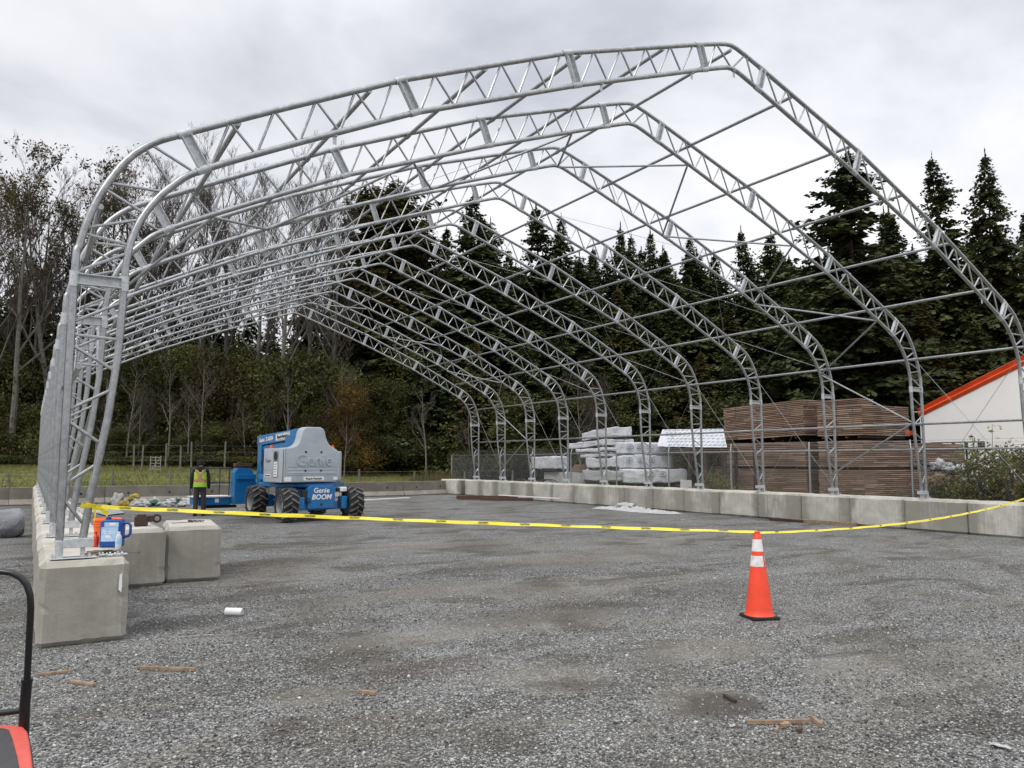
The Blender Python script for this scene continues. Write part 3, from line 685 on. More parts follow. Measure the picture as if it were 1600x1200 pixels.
# ================================================================== TREES
def leaves_np(P, size, flat=.0, up=0):
    """one bent-free quad per point, random orientation"""
    k = len(P); a = rng.normal(size=(k, 3)); a /= np.linalg.norm(a, axis=1)[:, None]
    b = rng.normal(size=(k, 3)); b -= (a*b).sum(1)[:, None]*a; b /= np.linalg.norm(b, axis=1)[:, None]
    s = (size*rng.uniform(.6, 1.35, k))[:, None]
    V = np.stack([P-a*s, P+b*s*.45, P+a*s, P-b*s*.45], 1).reshape(-1, 3)
    return V, np.arange(4*k).reshape(-1, 4)
def conifer(name, H=22, Rm=3.6, base=.04, dens=1.0, mat='needle', irregular=.35, droop=.48, step=.42, crownpow=.85, seed=0, big=1.0, trunk='bark'):
    rn = random.Random(seed); bk = B(); n = 9
    path = [(.12*math.sin(i*1.3+seed)*(i/n), .12*math.cos(i*1.7+seed)*(i/n), H*i/n) for i in range(n+1)]
    bk.path(path, [max(.02, H*.0125*(1-i/n)**.9) for i in range(n+1)], 8)
    V = []; F = []
    z = H*base; Rm *= 1.75; step *= .78
    lump = [rn.uniform(.75, 1.15) for _ in range(12)]
    while z < H*.995:
        t = z/H; L0 = min(Rm*((1-t)**crownpow), Rm*.72+.5*math.sin(t*17+seed))*(1.0 if t > base+.12 else .8+(t-base)*1.6)
        nb = rn.choice((4, 5, 5, 6)) if t > .1 else 4
        for k in range(nb):
            a = rn.uniform(0, 2*math.pi); sect = int(a/(2*math.pi)*4)*3+int(t*2.9) % 3
            Lb = L0*rn.uniform(1-irregular, 1+irregular*.45)*lump[sect % 12]+.15
            if rn.random() < .04: Lb *= 1.25
            dx, dy = math.cos(a), math.sin(a); rise = rn.uniform(-.15, .42)*(1 if t < .8 else 1.6)
            m = max(3, int(Lb/.20*dens)); pz = z
            if Lb > 1.0 and rn.random() < .5: bk.path([(0, 0, z), (dx*Lb*.5, dy*Lb*.5, z+rise*Lb*.5-droop*.25*Lb*.5), (dx*Lb*.85, dy*Lb*.85, z+rise*Lb*.85-droop*Lb*.72)], [.035, .022, .008], 3, cap=False)
            for i in range(m):
                u = (i+rn.random()*.8)/m
                if u < .12 and rn.random() < .6: continue
                r = Lb*u; hz = z+rise*r-droop*Lb*u*u+rn.gauss(0, .07)
                px_, py_ = dx*r, dy*r
                for sd_ in (-1, 1, 0):
                    ln = (.26+.42*(1-u))*rn.uniform(.6, 1.35)*min(1, .35+Lb*.25)*big
                    if sd_ == 0: ux, uy, uz = dx*.9, dy*.9, -.25+rn.uniform(-.2, .2)
                    else:
                        ux, uy = dx*.55-dy*sd_*.8, dy*.55+dx*sd_*.8; uz = -.32+rn.uniform(-.35, .2)
                    w = ln*rn.uniform(.24, .42); jx, jy, jz = rn.uniform(-.06, .06), rn.uniform(-.06, .06), rn.uniform(-.1, .1)
                    wx, wy, wz = -uy*w, ux*w, rn.uniform(-1.1, 1.1)*w
                    o_ = len(V); bx_, by_, bz_ = px_+jx, py_+jy, hz+jz
                    V += [(bx_, by_, bz_), (bx_+ux*ln*.5+wx, by_+uy*ln*.5+wy, bz_+uz*ln*.5+wz), (bx_+ux*ln, by_+uy*ln, bz_+uz*ln), (bx_+ux*ln*.5-wx, by_+uy*ln*.5-wy, bz_+uz*ln*.5-wz-.03)]
                    F.append((o_, o_+1, o_+2, o_+3))
        z += step*.9*rn.uniform(.6, 1.3)*(.5 if t > .85 else 1)
    # leader
    for i in range(14):
        o_ = len(V); zc = H+.02*i; a = rn.uniform(0, 6.28); V += [(0, 0, zc-.6+.06*i), (.2*math.cos(a)*(1-i/15), .2*math.sin(a)*(1-i/15), zc-.5+.06*i), (0, 0, zc-.3+.06*i), (.05, .05, zc-.55+.06*i)]; F.append((o_, o_+1, o_+2, o_+3))
    if base > .2:
        for i in range(26):
            a = rn.uniform(0, 6.28); zt = rn.uniform(.08, base)*H; l = rn.uniform(.5, 1.8); bk.path([(0, 0, zt), (math.cos(a)*l, math.sin(a)*l, zt-rn.uniform(0, .5))], [.02, .006], 3, cap=False)
    return (bk.mesh(name+'_trunk', [M[trunk]], True), np_mesh(name+'_crown', np.array(V), np.array(F), M[mat]), H)
CON = [conifer('fir', 22, 3.7, .03, 1, 'needle', seed=1), conifer('fir', 23, 3.3, .05, 1, 'needle', .45, .3, seed=2), conifer('fir', 21, 2.9, .04, 1.05, 'needle', .3, .45, seed=3),
       conifer('fir', 24, 4.6, .05, 1, 'needle', .5, .12, .5, .75, seed=4), conifer('fir', 23, 3.0, .42, .9, 'needle', .5, .3, .5, .6, seed=5), conifer('fir', 22, 3.3, .30, .95, 'needle_olive', .45, .1, .42, .45, seed=6, big=1.05),
       conifer('fir', 20, 3.9, .02, 1.0, 'needle_brown', .35, .4, seed=7), conifer('fir', 14, 3.2, .01, 1.0, 'needle', .3, .4, .36, seed=8)]
def bare(name, H=18, seed=0, leaves=0, lmat='leaf_top', spread=.5, lsize=.11, twigs=1.0, low=.3, trunkmat='bark_grey', lz=.55):
    rn = random.Random(seed); tb = B(); tw = B(); ends = []
    def grow(p, d, L_, r, dep):
        n = 3 if dep < 3 else 2; pts = [p.copy()]; dd = d.copy()
        for i in range(n):
            dd = (dd+Vector((rn.uniform(-1, 1), rn.uniform(-1, 1), rn.uniform(-.2, .9)))*.12).normalized(); pts.append(pts[-1]+dd*L_/n)
        rr = [r*(1-.45*i/n) for i in range(n+1)]
        (tb if dep < 2 else tw).path(pts, rr, 6 if dep == 0 else (4 if dep < 3 else 3), cap=False)
        if dep >= 3: ends.extend(pts[1:])
        if dep >= 5: return
        kids = {0: 0, 1: 5, 2: 4, 3: 4, 4: 3}[dep] if dep else 0
        for k in range(int(kids*twigs+rn.random())):
            u = rn.uniform(.25, 1); i = min(n-1, int(u*n)); q = pts[i].lerp(pts[i+1], u*n-i)
            ax = Vector((rn.uniform(-1, 1), rn.uniform(-1, 1), rn.uniform(-.1, .6))).normalized()
            grow(q, (dd*1.0+ax*spread*1.35+Vector((0, 0, .22))).normalized(), L_*rn.uniform(.42, .68), max(.006, r*.5), dep+1)
    th = H*.9; n = 8; pts = []; q = Vector((0, 0, 0)); dd = Vector((rn.uniform(-.05, .05), rn.uniform(-.05, .05), 1))
    for i in range(n+1): pts.append(q.copy()); dd = (dd+Vector((rn.uniform(-.06, .06), rn.uniform(-.06, .06), .1))).normalized(); q = q+dd*th/n
    R0 = H*.0105; tb.path(pts, [R0*(1-i/n*.88) for i in range(n+1)], 7, cap=False)
    for k in range(int(15*twigs)):
        u = low+(1-low)*(k+rn.random())/(15*twigs); u = min(.985, u); i = min(n-1, int(u*n)); q = pts[i].lerp(pts[i+1], u*n-i)
        a = rn.uniform(0, 6.28); e_ = Vector((math.cos(a)*spread, math.sin(a)*spread, rn.uniform(.5, 1.0))).normalized()
        grow(q, e_, H*.26*(1.15-u*.75)*rn.uniform(.8, 1.2), R0*(1-u*.8)*.5, 1)
    me2 = tw
    crown = tw.mesh(name+'_crown', [M['twig']])
    lv = None
    if leaves:
        E_ = np.array([tuple(e) for e in ends if e.z > H*lz]); P = E_[rng.integers(0, len(E_), leaves)]+rng.normal(0, .16, (leaves, 3))
        Vv, Ff = leaves_np(P, lsize); lv = np_mesh(name+'_leaves', Vv, Ff, M[lmat])
    return (tb.mesh(name+'_trunk', [M[trunkmat]]), crown, lv, H)
BARE = [bare('alder', 18, 11), bare('alder', 19, 12, spread=.42), bare('alder', 17, 13, 1000, 'leaf_top', .55, .09), bare('alder', 18, 14, 1700, 'leaf_top', .5, .09, lz=.62, twigs=.85), bare('alder', 18, 15, 2600, 'needle_olive', .45, .11, lz=.5, twigs=.85),
        bare('alder', 9, 16, 0, low=.35, spread=.6, trunkmat='bark_pale', twigs=.7), bare('alder', 9, 17, 500, 'leaf_brown', .65, .10, low=.12)]
def shrub(name, H, W, n, mat, seed, size=.12, clumps=26, trunkmat='bark_grey'):
    rn = random.Random(seed); b = B(); cs = []
    for k in range(7):
        a = rn.uniform(0, 6.28); e_ = Vector((math.cos(a)*W*.55*rn.random(), math.sin(a)*W*.55*rn.random(), H*rn.uniform(.6, .95)))
        b.path([(math.cos(a)*.08, math.sin(a)*.08, 0), (e_.x*.4, e_.y*.4, e_.z*.5), tuple(e_)], [.035, .022, .007], 4, cap=False)
    for k in range(clumps):
        z = rn.uniform(.06, 1); a = rn.uniform(0, 6.28); rad = W*math.sqrt(max(.05, 1-abs(z*1.5-.6)**2))*rn.uniform(.2, .95); cs.append((math.cos(a)*rad, math.sin(a)*rad, z*H, rn.uniform(.25, .6)*W*.55))
    cs = np.array(cs); i = rng.integers(0, len(cs), n); P = cs[i, :3]+rng.normal(0, 1, (n, 3))*cs[i, 3:4]*.62; P[:, 2] = np.abs(P[:, 2])
    Vv, Ff = leaves_np(P, size); return (b.mesh(name+'_stem', [M[trunkmat]]), np_mesh(name+'_crown', Vv, Ff, M[mat]), H)
SHR = [shrub('shrub', 5, 2.4, 13000, 'leaf_dark', 1, .075, 34), shrub('shrub', 6, 2.2, 12000, 'leaf_olive', 2, .072, 34), shrub('shrub', 5, 2.3, 8000, 'leaf_brown', 3, .07, 30), shrub('shrub', 7, 2.0, 13000, 'leaf_dark', 4, .075, 36), shrub('shrub', 6, 2.1, 13000, 'leaf_orange', 5, .07, 34)]
REG = {}
def reg(o, kind, px): REG.setdefault(kind, []).append((px, o)); return o
def put_conifer(px, D, top, var, wide=1.0, kind='dark green fir with drooping branches', rz=None):
    x, y, zt = atD(px, D, top); z0 = gh(x, y)-.1; tm, cm, H = CON[var]; s = (zt-z0)/H; wide *= random.uniform(.9, 1.25)
    o = empty('fir_tree', (x, y, z0), random.uniform(0, 6.28) if rz is None else rz); o.rotation_euler.x = random.uniform(-.035, .035); o.rotation_euler.y = random.uniform(-.035, .035); tag(o, None, 'tree', 'firs in the woods around the yard')
    o.scale = (s*wide, s*wide, s); mobj('trunk', tm, o); mobj('crown', cm, o); return reg(o, kind, px)
def put_bare(px, D, top, var, kind='leafless grey alder', wide=1.0, name='alder_tree'):
    x, y, zt = atD(px, D, top); z0 = gh(x, y)-.1; tm, cm, lv, H = BARE[var]; s = (zt-z0)/H
    o = empty(name, (x, y, z0), random.uniform(0, 6.28)); tag(o, None, 'tree', 'tall alders at the left edge of the woods'); o.scale = (s*wide, s*wide, s)
    mobj('trunk', tm, o); mobj('crown', cm, o)
    if lv: mobj('foliage', lv, o)
    return reg(o, kind, px)
def put_shrub(px, D, top, var, kind, wide=1.0):
    x, y, zt = atD(px, D, top); z0 = gh(x, y)-.1; tm, cm, H = SHR[var]; s = (zt-z0)/H
    o = empty('understorey_tree', (x, y, z0), random.uniform(0, 6.28)); tag(o, None, 'shrub', 'small trees and shrubs along the foot of the woods'); o.scale = (s*wide, s*wide, s)
    mobj('trunk', tm, o); mobj('crown', cm, o); return reg(o, kind, px)
# right hand firs, near
for a in [(1322, 47, 246, 3, 1.15), (1478, 50, 246, 1, .95), (1546, 48, 250, 0, .95), (1600, 50, 330, 2, 1), (1405, 52, 330, 2, 1.1), (1265, 52, 420, 7, 1.1), (1375, 45, 520, 7, 1.2), (1450, 46, 470, 6, 1.1), (1530, 45, 500, 7, 1.2),
          (1235, 58, 392, 1, 1), (1190, 60, 368, 0, 1), (1165, 62, 362, 1, .8), (1120, 60, 400, 2, 1), (1082, 64, 378, 0, .9), (1048, 62, 392, 2, 1), (1024, 64, 366, 1, .8), (985, 60, 372, 0, .9), (962, 64, 358, 2, .8), (935, 60, 388, 1, .9),
          (905, 58, 400, 4, 1), (870, 58, 345, 0, 1), (842, 56, 322, 1, 1), (800, 60, 415, 2, 1), (768, 58, 350, 4, 1), (730, 55, 306, 0, 1), (700, 60, 352, 1, .9), (665, 58, 340, 4, 1), (640, 62, 372, 2, 1),
          (610, 56, 286, 5, 1), (572, 57, 292, 5, .9), (1660, 50, 260, 1, 1), (1640, 46, 420, 6, 1.2), (1700, 48, 300, 3, 1)]:
    put_conifer(a[0], a[1], a[2], a[3], a[4]*(1.12 if a[0] < 1250 else 1.0))
random.seed(8)
for px in range(800, 1262, 21): put_conifer(px+random.uniform(-9, 9), random.uniform(60, 66), random.uniform(388, 446), random.choice((0, 1, 2, 3, 7)), random.uniform(1.1, 1.9))
for px in range(1270, 1660, 38): put_conifer(px+random.uniform(-12, 12), random.uniform(51, 56), random.uniform(330, 430), random.choice((0, 1, 2, 3)), random.uniform(1.1, 1.6))
random.seed(3)
# second rank, filling the wood behind and below
for px in range(640, 1720, 42):
    put_conifer(px+random.uniform(-12, 12), random.uniform(53, 56), random.uniform(415, 490), random.choice((0, 1, 2, 6, 7)), 1.35, 'shorter dark fir filling the wood below the tall tops')
for px in range(690, 1240, 46):
    put_conifer(px+random.uniform(-14, 14), random.uniform(48, 50), random.uniform(510, 590), random.choice((7, 2, 6)), 1.35, 'low broad fir just behind the lumber stacks')
for px in range(620, 1700, 60):
    put_conifer(px+random.uniform(-14, 14), random.uniform(68, 74), random.uniform(425, 470), random.choice((0, 1, 2)), 1.2, 'far fir at the back of the right wood')
# left hand: tall bare-stemmed firs behind the alders
for px in range(-60, 640, 44):
    put_conifer(px+random.uniform(-12, 12), random.uniform(60, 66), random.uniform(395, 470), random.choice((4, 4, 0, 1)), 1.1, 'bare-stemmed fir behind the leafless alders')
for px in range(-40, 640, 62):
    put_conifer(px+random.uniform(-14, 14), random.uniform(55, 58), random.uniform(470, 530), random.choice((2, 7, 6, 6)), 1.3, 'bushy olive green fir under the alders')
put_conifer(45, 52, 440, 7, .8); put_conifer(128, 53, 420, 7, .7); put_conifer(20, 54, 500, 7, 1)
for a in [(15, 50, 262, 3), (48, 49, 240, 3), (78, 52, 275, 0), (112, 50, 262, 4), (135, 54, 285, 2), (165, 52, 258, 3), (192, 50, 262, 4), (222, 54, 250, 2), (-30, 50, 250, 3), (250, 52, 275, 0), (282, 54, 262, 1), (318, 52, 258, 1), (362, 54, 250, 1),
          (408, 52, 272, 0), (446, 50, 255, 1), (486, 54, 268, 1), (525, 52, 300, 0)]:
    put_bare(*a, kind=('leafless grey alder' if a[3] < 2 else 'tall alder with a few russet leaves in its top'))
for a in [(84, 46.6, 590, 5), (168, 46.5, 620, 5), (205, 46.8, 560, 5), (298, 46.4, 605, 5), (386, 46.3, 625, 5), (452, 46.5, 570, 5), (668, 45.5, 590, 5), (736, 45.8, 620, 5), (322, 47, 545, 5), (270, 47, 560, 5), (220, 47, 600, 6), (540, 48, 540, 5), (415, 47, 600, 6), (905, 44, 575, 6), (950, 45, 590, 6), (540, 44.4, 640, 5)]:
    put_bare(*a, kind='small pale-stemmed bare tree', name='small_tree')
random.seed(5)
for px in list(range(-60, 720, 26)):
    v = random.choice((0, 1, 1, 3, 1, 3, 2)); put_shrub(px+random.uniform(-8, 8), random.uniform(49, 52), random.uniform(545, 610), v, ['dense dark green shrub', 'olive green leafy small tree', 'russet brown shrub', 'tall dark leafy shrub'][v], 1.05)
for px in list(range(-60, 560, 30)):
    v = random.choice((0, 0, 0, 1, 2)); put_shrub(px+random.uniform(-8, 8), random.uniform(47, 48), random.uniform(640, 690), v, ['dense dark green shrub', 'olive green leafy small tree', 'russet brown shrub', 'tall dark leafy shrub'][v], 1.5)
put_shrub(553, 46.0, 606, 4, 'orange autumn-leaved small tree', 1.0)
for px in (700, 760, 820, 880, 940, 1010, 1080, 1150): put_shrub(px, random.uniform(46.5, 48), random.uniform(610, 650), random.choice((0, 3)), 'dense dark green shrub', 1.6)
for kind, l in REG.items():
    l.sort(key=lambda t: t[0])
    for i, (px, o) in enumerate(l):
        o['label'] = kind if len(l) == 1 else f'{kind}, {ordinal(i+1)} from the left'
REG['orange autumn-leaved small tree'][0][1]['label'] = 'orange autumn-leaved small tree right of the boom lift'
# thicket mound and low undergrowth at the foot of the woods
def thicket(name, px0, px1, D0, D1, topf, n, mat, size, label):
    P = []
    for _ in range(n):
        px = random.uniform(px0, px1); D = random.uniform(D0, D1); x, y, zt = atD(px, D, topf(px)); z0 = gh(x, y); h = max(.3, zt-z0)*(.72+.4*noise.noise(Vector((x*.7, y*.7, 0)))+.12*noise.noise(Vector((x*3, y*3, 3))))
        P.append((x, y, z0+h*(1-abs(random.gauss(0, .22)) % 1)))
    Vv, Ff = leaves_np(np.array(P), size); tag(mobj(name, np_mesh(name, Vv, Ff, M[mat])), label, 'undergrowth', kind='stuff')
thicket('bramble_thicket', 535, 815, 46, 49.5, lambda px: 676+24*min(1.3, abs((px-610)/130))**2+5*math.sin(px*.09), 52000, 'leaf_bush', .055, 'rounded mound of green brambles at the edge of the woods')
thicket('undergrowth', -80, 560, 44.5, 46.5, lambda px: 708, 50000, 'leaf_dark', .055, 'dark low undergrowth along the foot of the left woods')
thicket('undergrowth', 700, 1250, 44, 48, lambda px: 692, 40000, 'leaf_dark', .06, 'dark low undergrowth behind the lumber stacks')

# ================================================================== BOOM LIFT
TA = R(-8)
lift = empty('boom_lift', (-2.65, 14.2, 0), 0, 'blue and grey articulated boom lift with big lugged tyres parked under the frame', 'boom lift')
CA = Rz(R(4))     # chassis heading
def tyre_mesh(r=.47, w=.43):
    b = B(); prof = [(r*.60, -w/2+.02), (r*.72, -w/2), (r*.86, -w/2+.02), (r*.90, -w/2+.05), (r*.905, 0), (r*.90, w/2-.05), (r*.86, w/2-.02), (r*.72, w/2), (r*.60, w/2-.02), (r*.58, 0)]
    n = 40; prof2 = prof+[prof[0]]
    b.lathe(prof2, n, Ry(math.pi/2), cap=False)
    k = 15
    for i in range(k):
        for s in (-1, 1):
            a = 2*math.pi*(i+(.5 if s > 0 else 0))/k
            for (t0, t1, da) in ((0.0, .5, .16), (.5, 1.0, .0)):
                # chevron lug: from centre line back towards the shoulder
                x0, x1 = s*w/2*t0-s*.01, s*w/2*min(t1, .97); a0, a1 = a+(.30*(1-t0)), a+(.30*(1-t1)); ww = .105
                vs = []
                for xx, aa in ((x0, a0), (x1, a1)):
                    for rr in (r*.86, r*1.0 if abs(xx) < w*.45 else r*.965):
                        for dd in (-ww/2, ww/2): vs.append((xx, rr*math.sin(aa+dd), rr*math.cos(aa+dd)))
                b.add(vs, [(0, 1, 3, 2), (4, 6, 7, 5), (0, 2, 6, 4), (1, 5, 7, 3), (2, 3, 7, 6), (0, 4, 5, 1)], 1)
    return b.mesh('tyre', [M['tyre'], M['lug']], True, fix=True)
def rim_mesh(r=.47, w=.43):
    b = B(); b.lathe([(r*.60, -w/2+.03), (r*.57, -w/2+.025), (r*.54, -w/2+.06), (r*.50, -w/2+.26), (r*.26, -w/2+.27), (r*.22, -w/2+.12), (.02, -w/2+.12), (.001, -w/2+.12)], 28, Ry(math.pi/2), cap=False); b.lathe([(.001, w/2-.22), (r*.5, w/2-.22), (r*.54, w/2-.06), (r*.60, w/2-.03)], 28, Ry(math.pi/2), cap=False)
    for i in range(8): a = i*math.pi/4; b.lathe([(.016, 0), (.016, .03)], 6, Ry(-math.pi/2), (-w/2+.10, r*.33*math.sin(a), r*.33*math.cos(a)))
    return b.mesh('rim', [M['rim']], True, fix=True)
tym, rim_ = tyre_mesh(), rim_mesh()
for i, (x, y, st_) in enumerate(((-.86, -1.24, R(0)), (1.05, -1.26, R(-2)), (-.86, 1.35, R(0)), (1.0, 1.2, R(0)))):
    p = CA @ Vector((x, y, .47)); o = mobj('wheel', tym, lift, p, R(4)+st_); mobj('rim', rim_, o)
b = B()   # chassis
b.box((0.1, 0, .62), (.86, 2.5, .52)); b.prism([(-.95, -.7, .93), (-.3, -1.30, .93), (.5, -1.30, .93), (.95, -.9, .93), (.95, .9, .93), (.5, 1.3, .93), (-.3, 1.3, .93), (-.95, .9, .93)], (0, 0, .10))
b.obj('chassis', M['blue'], lift, (0, 0, 0), rz=R(4), bevel=.02)
b = B(); b.prism([(-.34, -1.42, .34), (.46, -1.42, .34), (.46, -1.42, .90), (.38, -1.42, .98), (-.26, -1.42, .98), (-.34, -1.42, .90)], (0, .2, 0))
fp = b.obj('front_plate', M['blue'], lift, rz=R(4), bevel=.03)
put_text('lettering', 'Genie', .19, M['white'], fp, (.06, -1.426, .84), (1, 0, 0), (0, 0, 1), bold=.004)
put_text('lettering', 'BOOM', .19, M['white'], fp, (.06, -1.426, .66), (1, 0, 0), (0, 0, 1), bold=.006, shear=.2)
b = B(); b.lathe([(.035, 0), (.035, .01)], 14, Rx(math.pi/2), (.06, -1.421, .46)); b.obj('hole', M['black_ink'], fp)
for y in (-1.25, 1.25):
    b = B(); b.box((.1, y, .42), (1.55, .22, .22)); 
    for s in (-1, 1): b.box((.1+s*.62, y-.08, .50), (.16, .30, .34))
    b.obj('axle', M['blue'], lift, rz=R(4), bevel=.02)
b = B()
for (x, y, z, sx, sy, sz) in ((-.42, -1.34, .72, .14, .12, .26), (-.50, -1.36, .50, .12, .10, .16), (-.40, -1.38, .62, .06, .1, .1), (.66, -1.36, .46, .18, .1, .2), (.60, -1.3, .85, .12, .14, .1)): b.box((x, y, z), (sx, sy, sz))
for k in range(6): b.path([(-.52+.04*k, -1.36, .78), (-.50+.05*k, -1.46, .62-.02*k), (-.62, -1.40, .48)], .012, 6)
b.obj('hydraulic_manifold', M['black'], lift, rz=R(4), bevel=.01, seg=1)
b = B(); b.lathe([(.42, 1.03), (.42, 1.09), (.36, 1.09), (.36, 1.14)], 28); b.obj('turntable', M['black'], lift, (-.1, 0, 0), smooth=True)
b = B(); b.box((.72, -1.33, .86), (.20, .16, .13)); b.obj('work_lamp_cover', M['white'], lift, rz=R(4), bevel=.03)
# turret: local axes u (right), v (towards the boom)
tur = empty('turret', (0, 0, 0)); bpy.data.objects.remove(tur)
def T(u, v, z): q = Rz(-TA) @ Vector((u, v, 0)); return Vector((q.x, q.y, z))
RT = -TA
cw = B()
sil = [(-1.12, 1.07), (.42, 1.07), (.50, 1.13), (.54, 1.33), (.55, 1.78), (.51, 1.90), (.42, 1.98), (.30, 2.04), (.21, 2.10), (.14, 2.20), (.09, 2.32), (.06, 2.47), (.01, 2.55), (-.08, 2.59), (-.48, 2.59), (-.57, 2.55), (-.62, 2.46), (-.65, 2.30), (-.69, 2.17), (-.77, 2.08), (-.88, 2.03), (-1.0, 2.015), (-1.12, 2.01)]
cw.prism([(u, -1.35, z) for u, z in sil], (0, .38, 0))
cover = cw.obj('counterweight_cover', M['liftgrey'], lift, rz=RT, bevel=.035, seg=3, smooth=True)
b = B()
for z in (1.33, 1.42): b.box((-.29, -1.352, z), (1.45, .012, .03))
b.obj('ridge', M['liftgrey'], cover, bevel=.005)
b = B()
for (u, z) in ((-.50, 1.90), (-.04, 1.90), (-.50, 1.39), (-.04, 1.39)): b.lathe([(.03, 0), (.03, .008)], 14, Rx(math.pi/2), (u, -1.352, z))
b.obj('bolt_hole', M['black_ink'], cover)
b = B(); b.box((-1.085, -1.352, 1.53), (.012, .006, .90)); b.box((-.29, -1.352, 1.49), (1.46, .006, .010)); b.box((-.29, -1.352, 1.27), (1.46, .006, .010)); b.obj('seam', M['liftgrey_dark'], cover)
put_text('embossed_lettering', 'Genie', .46, M['liftgrey'], cover, (-.25, -1.352, 1.66), (1, 0, 0), (0, 0, 1), depth=.022, bold=-.004)
b = B(); b.box((-.25, -1.355, 1.17), (.60, .006, .10)); st1 = b.obj('decal', M['white'], cover)
put_text('lettering', 'Reach·Rentals', .085, M['black_ink'], st1, (-.25, -1.36, 1.17), (1, 0, 0), (0, 0, 1), bold=.002)
b = B(); b.box((-1.0, -1.355, 1.16), (.2, .006, .12)); b.box((.40, -1.355, 1.17), (.12, .006, .08)); b.obj('warning_decal', M['white'], cover)
# engine hood on the left side of the turret
hd = B(); P2 = [(-1.14, -1.335), (-1.18, -1.30), (-1.20, -1.2), (-1.20, -.16), (-1.15, -.08), (-.9, -.06), (-.9, -.70), (-1.14, -.70)]
hd.prism([(u, v, 1.07) for u, v in P2], (0, 0, .93)); hood = hd.obj('engine_hood', M['liftgrey'], lift, rz=RT, bevel=.05, seg=3, smooth=True)
b = B(); b.box((-1.202, -1.0, 1.56), (.012, .34, .72)); gp = b.obj('access_panel', M['liftgrey_dark'], hood, bevel=.004)
b = B(); b.lathe([(.12, 0), (.12, .01), (.10, .014)], 20, Ry(-math.pi/2), (-1.207, -1.0, 1.79)); 
b.obj('grille', M['black'], gp)
b = B(); b.box((-1.21, -1.0, 1.43), (.006, .24, .40)); dl = b.obj('instruction_decal', M['white'], gp)
b = B()
for k in range(5): b.box((-1.2145, -1.0, 1.29+.07*k), (.003, .17-.03*(k % 2), .022))
b.obj('print', M['liftgrey_dark'], dl)
b = B()
for z in (1.33, 1.42): b.box((-1.202, -.5, z), (.012, .55, .03))
b.obj('ridge', M['liftgrey'], hood)
b = B(); b.box((-1.207, -.48, 1.25), (.006, .42, .09)); dl2 = b.obj('decal', M['white'], hood)
put_text('lettering', 'Reach·Rentals', .062, M['black_ink'], dl2, (-1.2115, -.48, 1.25), (0, -1, 0), (0, 0, 1), bold=.002)
put_text('lettering', 'Genie', .14, M['liftgrey_dark'], hood, (-1.207, -.48, 1.66), (0, -1, 0), (0, 0, 1))
b = B(); b.prism([(.56, -1.1, 1.08), (.80, -.95, 1.08), (.80, .6, 1.08), (.4, .6, 1.08), (.4, -.7, 1.08)], (0, 0, .85)); b.obj('tank_hood', M['liftgrey'], lift, rz=RT, bevel=.05, seg=3, smooth=True)
b = B(); b.box((-.3, -.1, 1.2), (1.5, 1.4, .14)); b.box((-.45, -.3, 1.8), (.10, .7, 1.2)); b.box((-.12, -.3, 1.8), (.10, .7, 1.2)); b.obj('turret_frame', M['blue'], lift, rz=RT, bevel=.015)
for u, v in ((-1.0, -.2), (.50, -.95)):
    b = B(); b.lathe([(.05, 0), (.05, .05), (.035, .06), (.035, .11)], 14, None, (u, v, 2.0)); b.obj('amber_beacon', M['orange_lens'], lift, rz=RT, smooth=True)
# boom: lies back over the turret, folds down at its far end
b = B(); b.prism([(-.36, -.95, 2.32), (-.36, 2.38, 2.13), (-.36, 2.50, 2.16), (-.36, 2.50, 2.43), (-.36, -.95, 2.60)], (.26, 0, 0))
boom = b.obj('main_boom', M['blue'], lift, rz=RT, bevel=.015)
bs = Vector((0, -1, -(2.43-2.60)/3.05*1.0)); bs = Vector((0, -3.05, .17)).normalized(); bu = Vector((0, .17, 3.05)).normalized()
put_text('lettering', 'Genie  Z-60/34', .17, M['white'], boom, (-.366, 1.78, 2.31), bs, bu, bold=.005)
b = B(); b.prism([(-.365, 1.05, 2.246), (-.365, .05, 2.302), (-.365, .05, 2.510), (-.365, 1.05, 2.454)], (.004, 0, 0)); st2 = b.obj('decal', M['white'], boom)
b = B(); b.prism([(-.3685, 1.01, 2.266), (-.3685, .09, 2.318), (-.3685, .09, 2.492), (-.3685, 1.01, 2.44)], (.002, 0, 0)); b.obj('decal_border', M['black_ink'], st2)
b = B(); b.prism([(-.372, .995, 2.279), (-.372, .105, 2.329), (-.372, .105, 2.480), (-.372, .995, 2.428)], (.002, 0, 0)); b.obj('decal_field', M['white'], st2)
put_text('lettering', 'Reach·Rentals', .135, M['black_ink'], st2, (-.376, .55, 2.379), bs, bu, bold=.006)
b = B(); b.prism([(-.32, -.9, 2.06), (-.32, 2.30, 1.97), (-.32, 2.30, 2.11), (-.32, -.9, 2.26)], (.20, 0, 0)); b.obj('lower_boom', M['blue'], lift, rz=RT, bevel=.012)
b = B(); b.box((-.30, 2.28, 1.56), (.12, .30, 1.5)); b.box((-.06, 2.28, 1.56), (.08, .30, 1.5)); b.box((-.18, 2.42, 1.56), (.20, .05, 1.45)); b.obj('riser', M['blue'], lift, rz=RT, bevel=.012)
b = B(); b.path([(-.30, 2.0, 2.0), (-.42, 1.95, 1.6), (-.40, 1.8, 1.25), (-.3, 1.5, 1.1)], .03, 8); b.path([(-.26, 2.02, 2.0), (-.34, 1.9, 1.5), (-.34, 1.6, 1.15)], .022, 8); b.tube((-.15, 1.9, 2.0), (-.15, 1.6, 1.2), .05, 10); b.obj('hose', M['black'], lift, rz=RT, smooth=True)
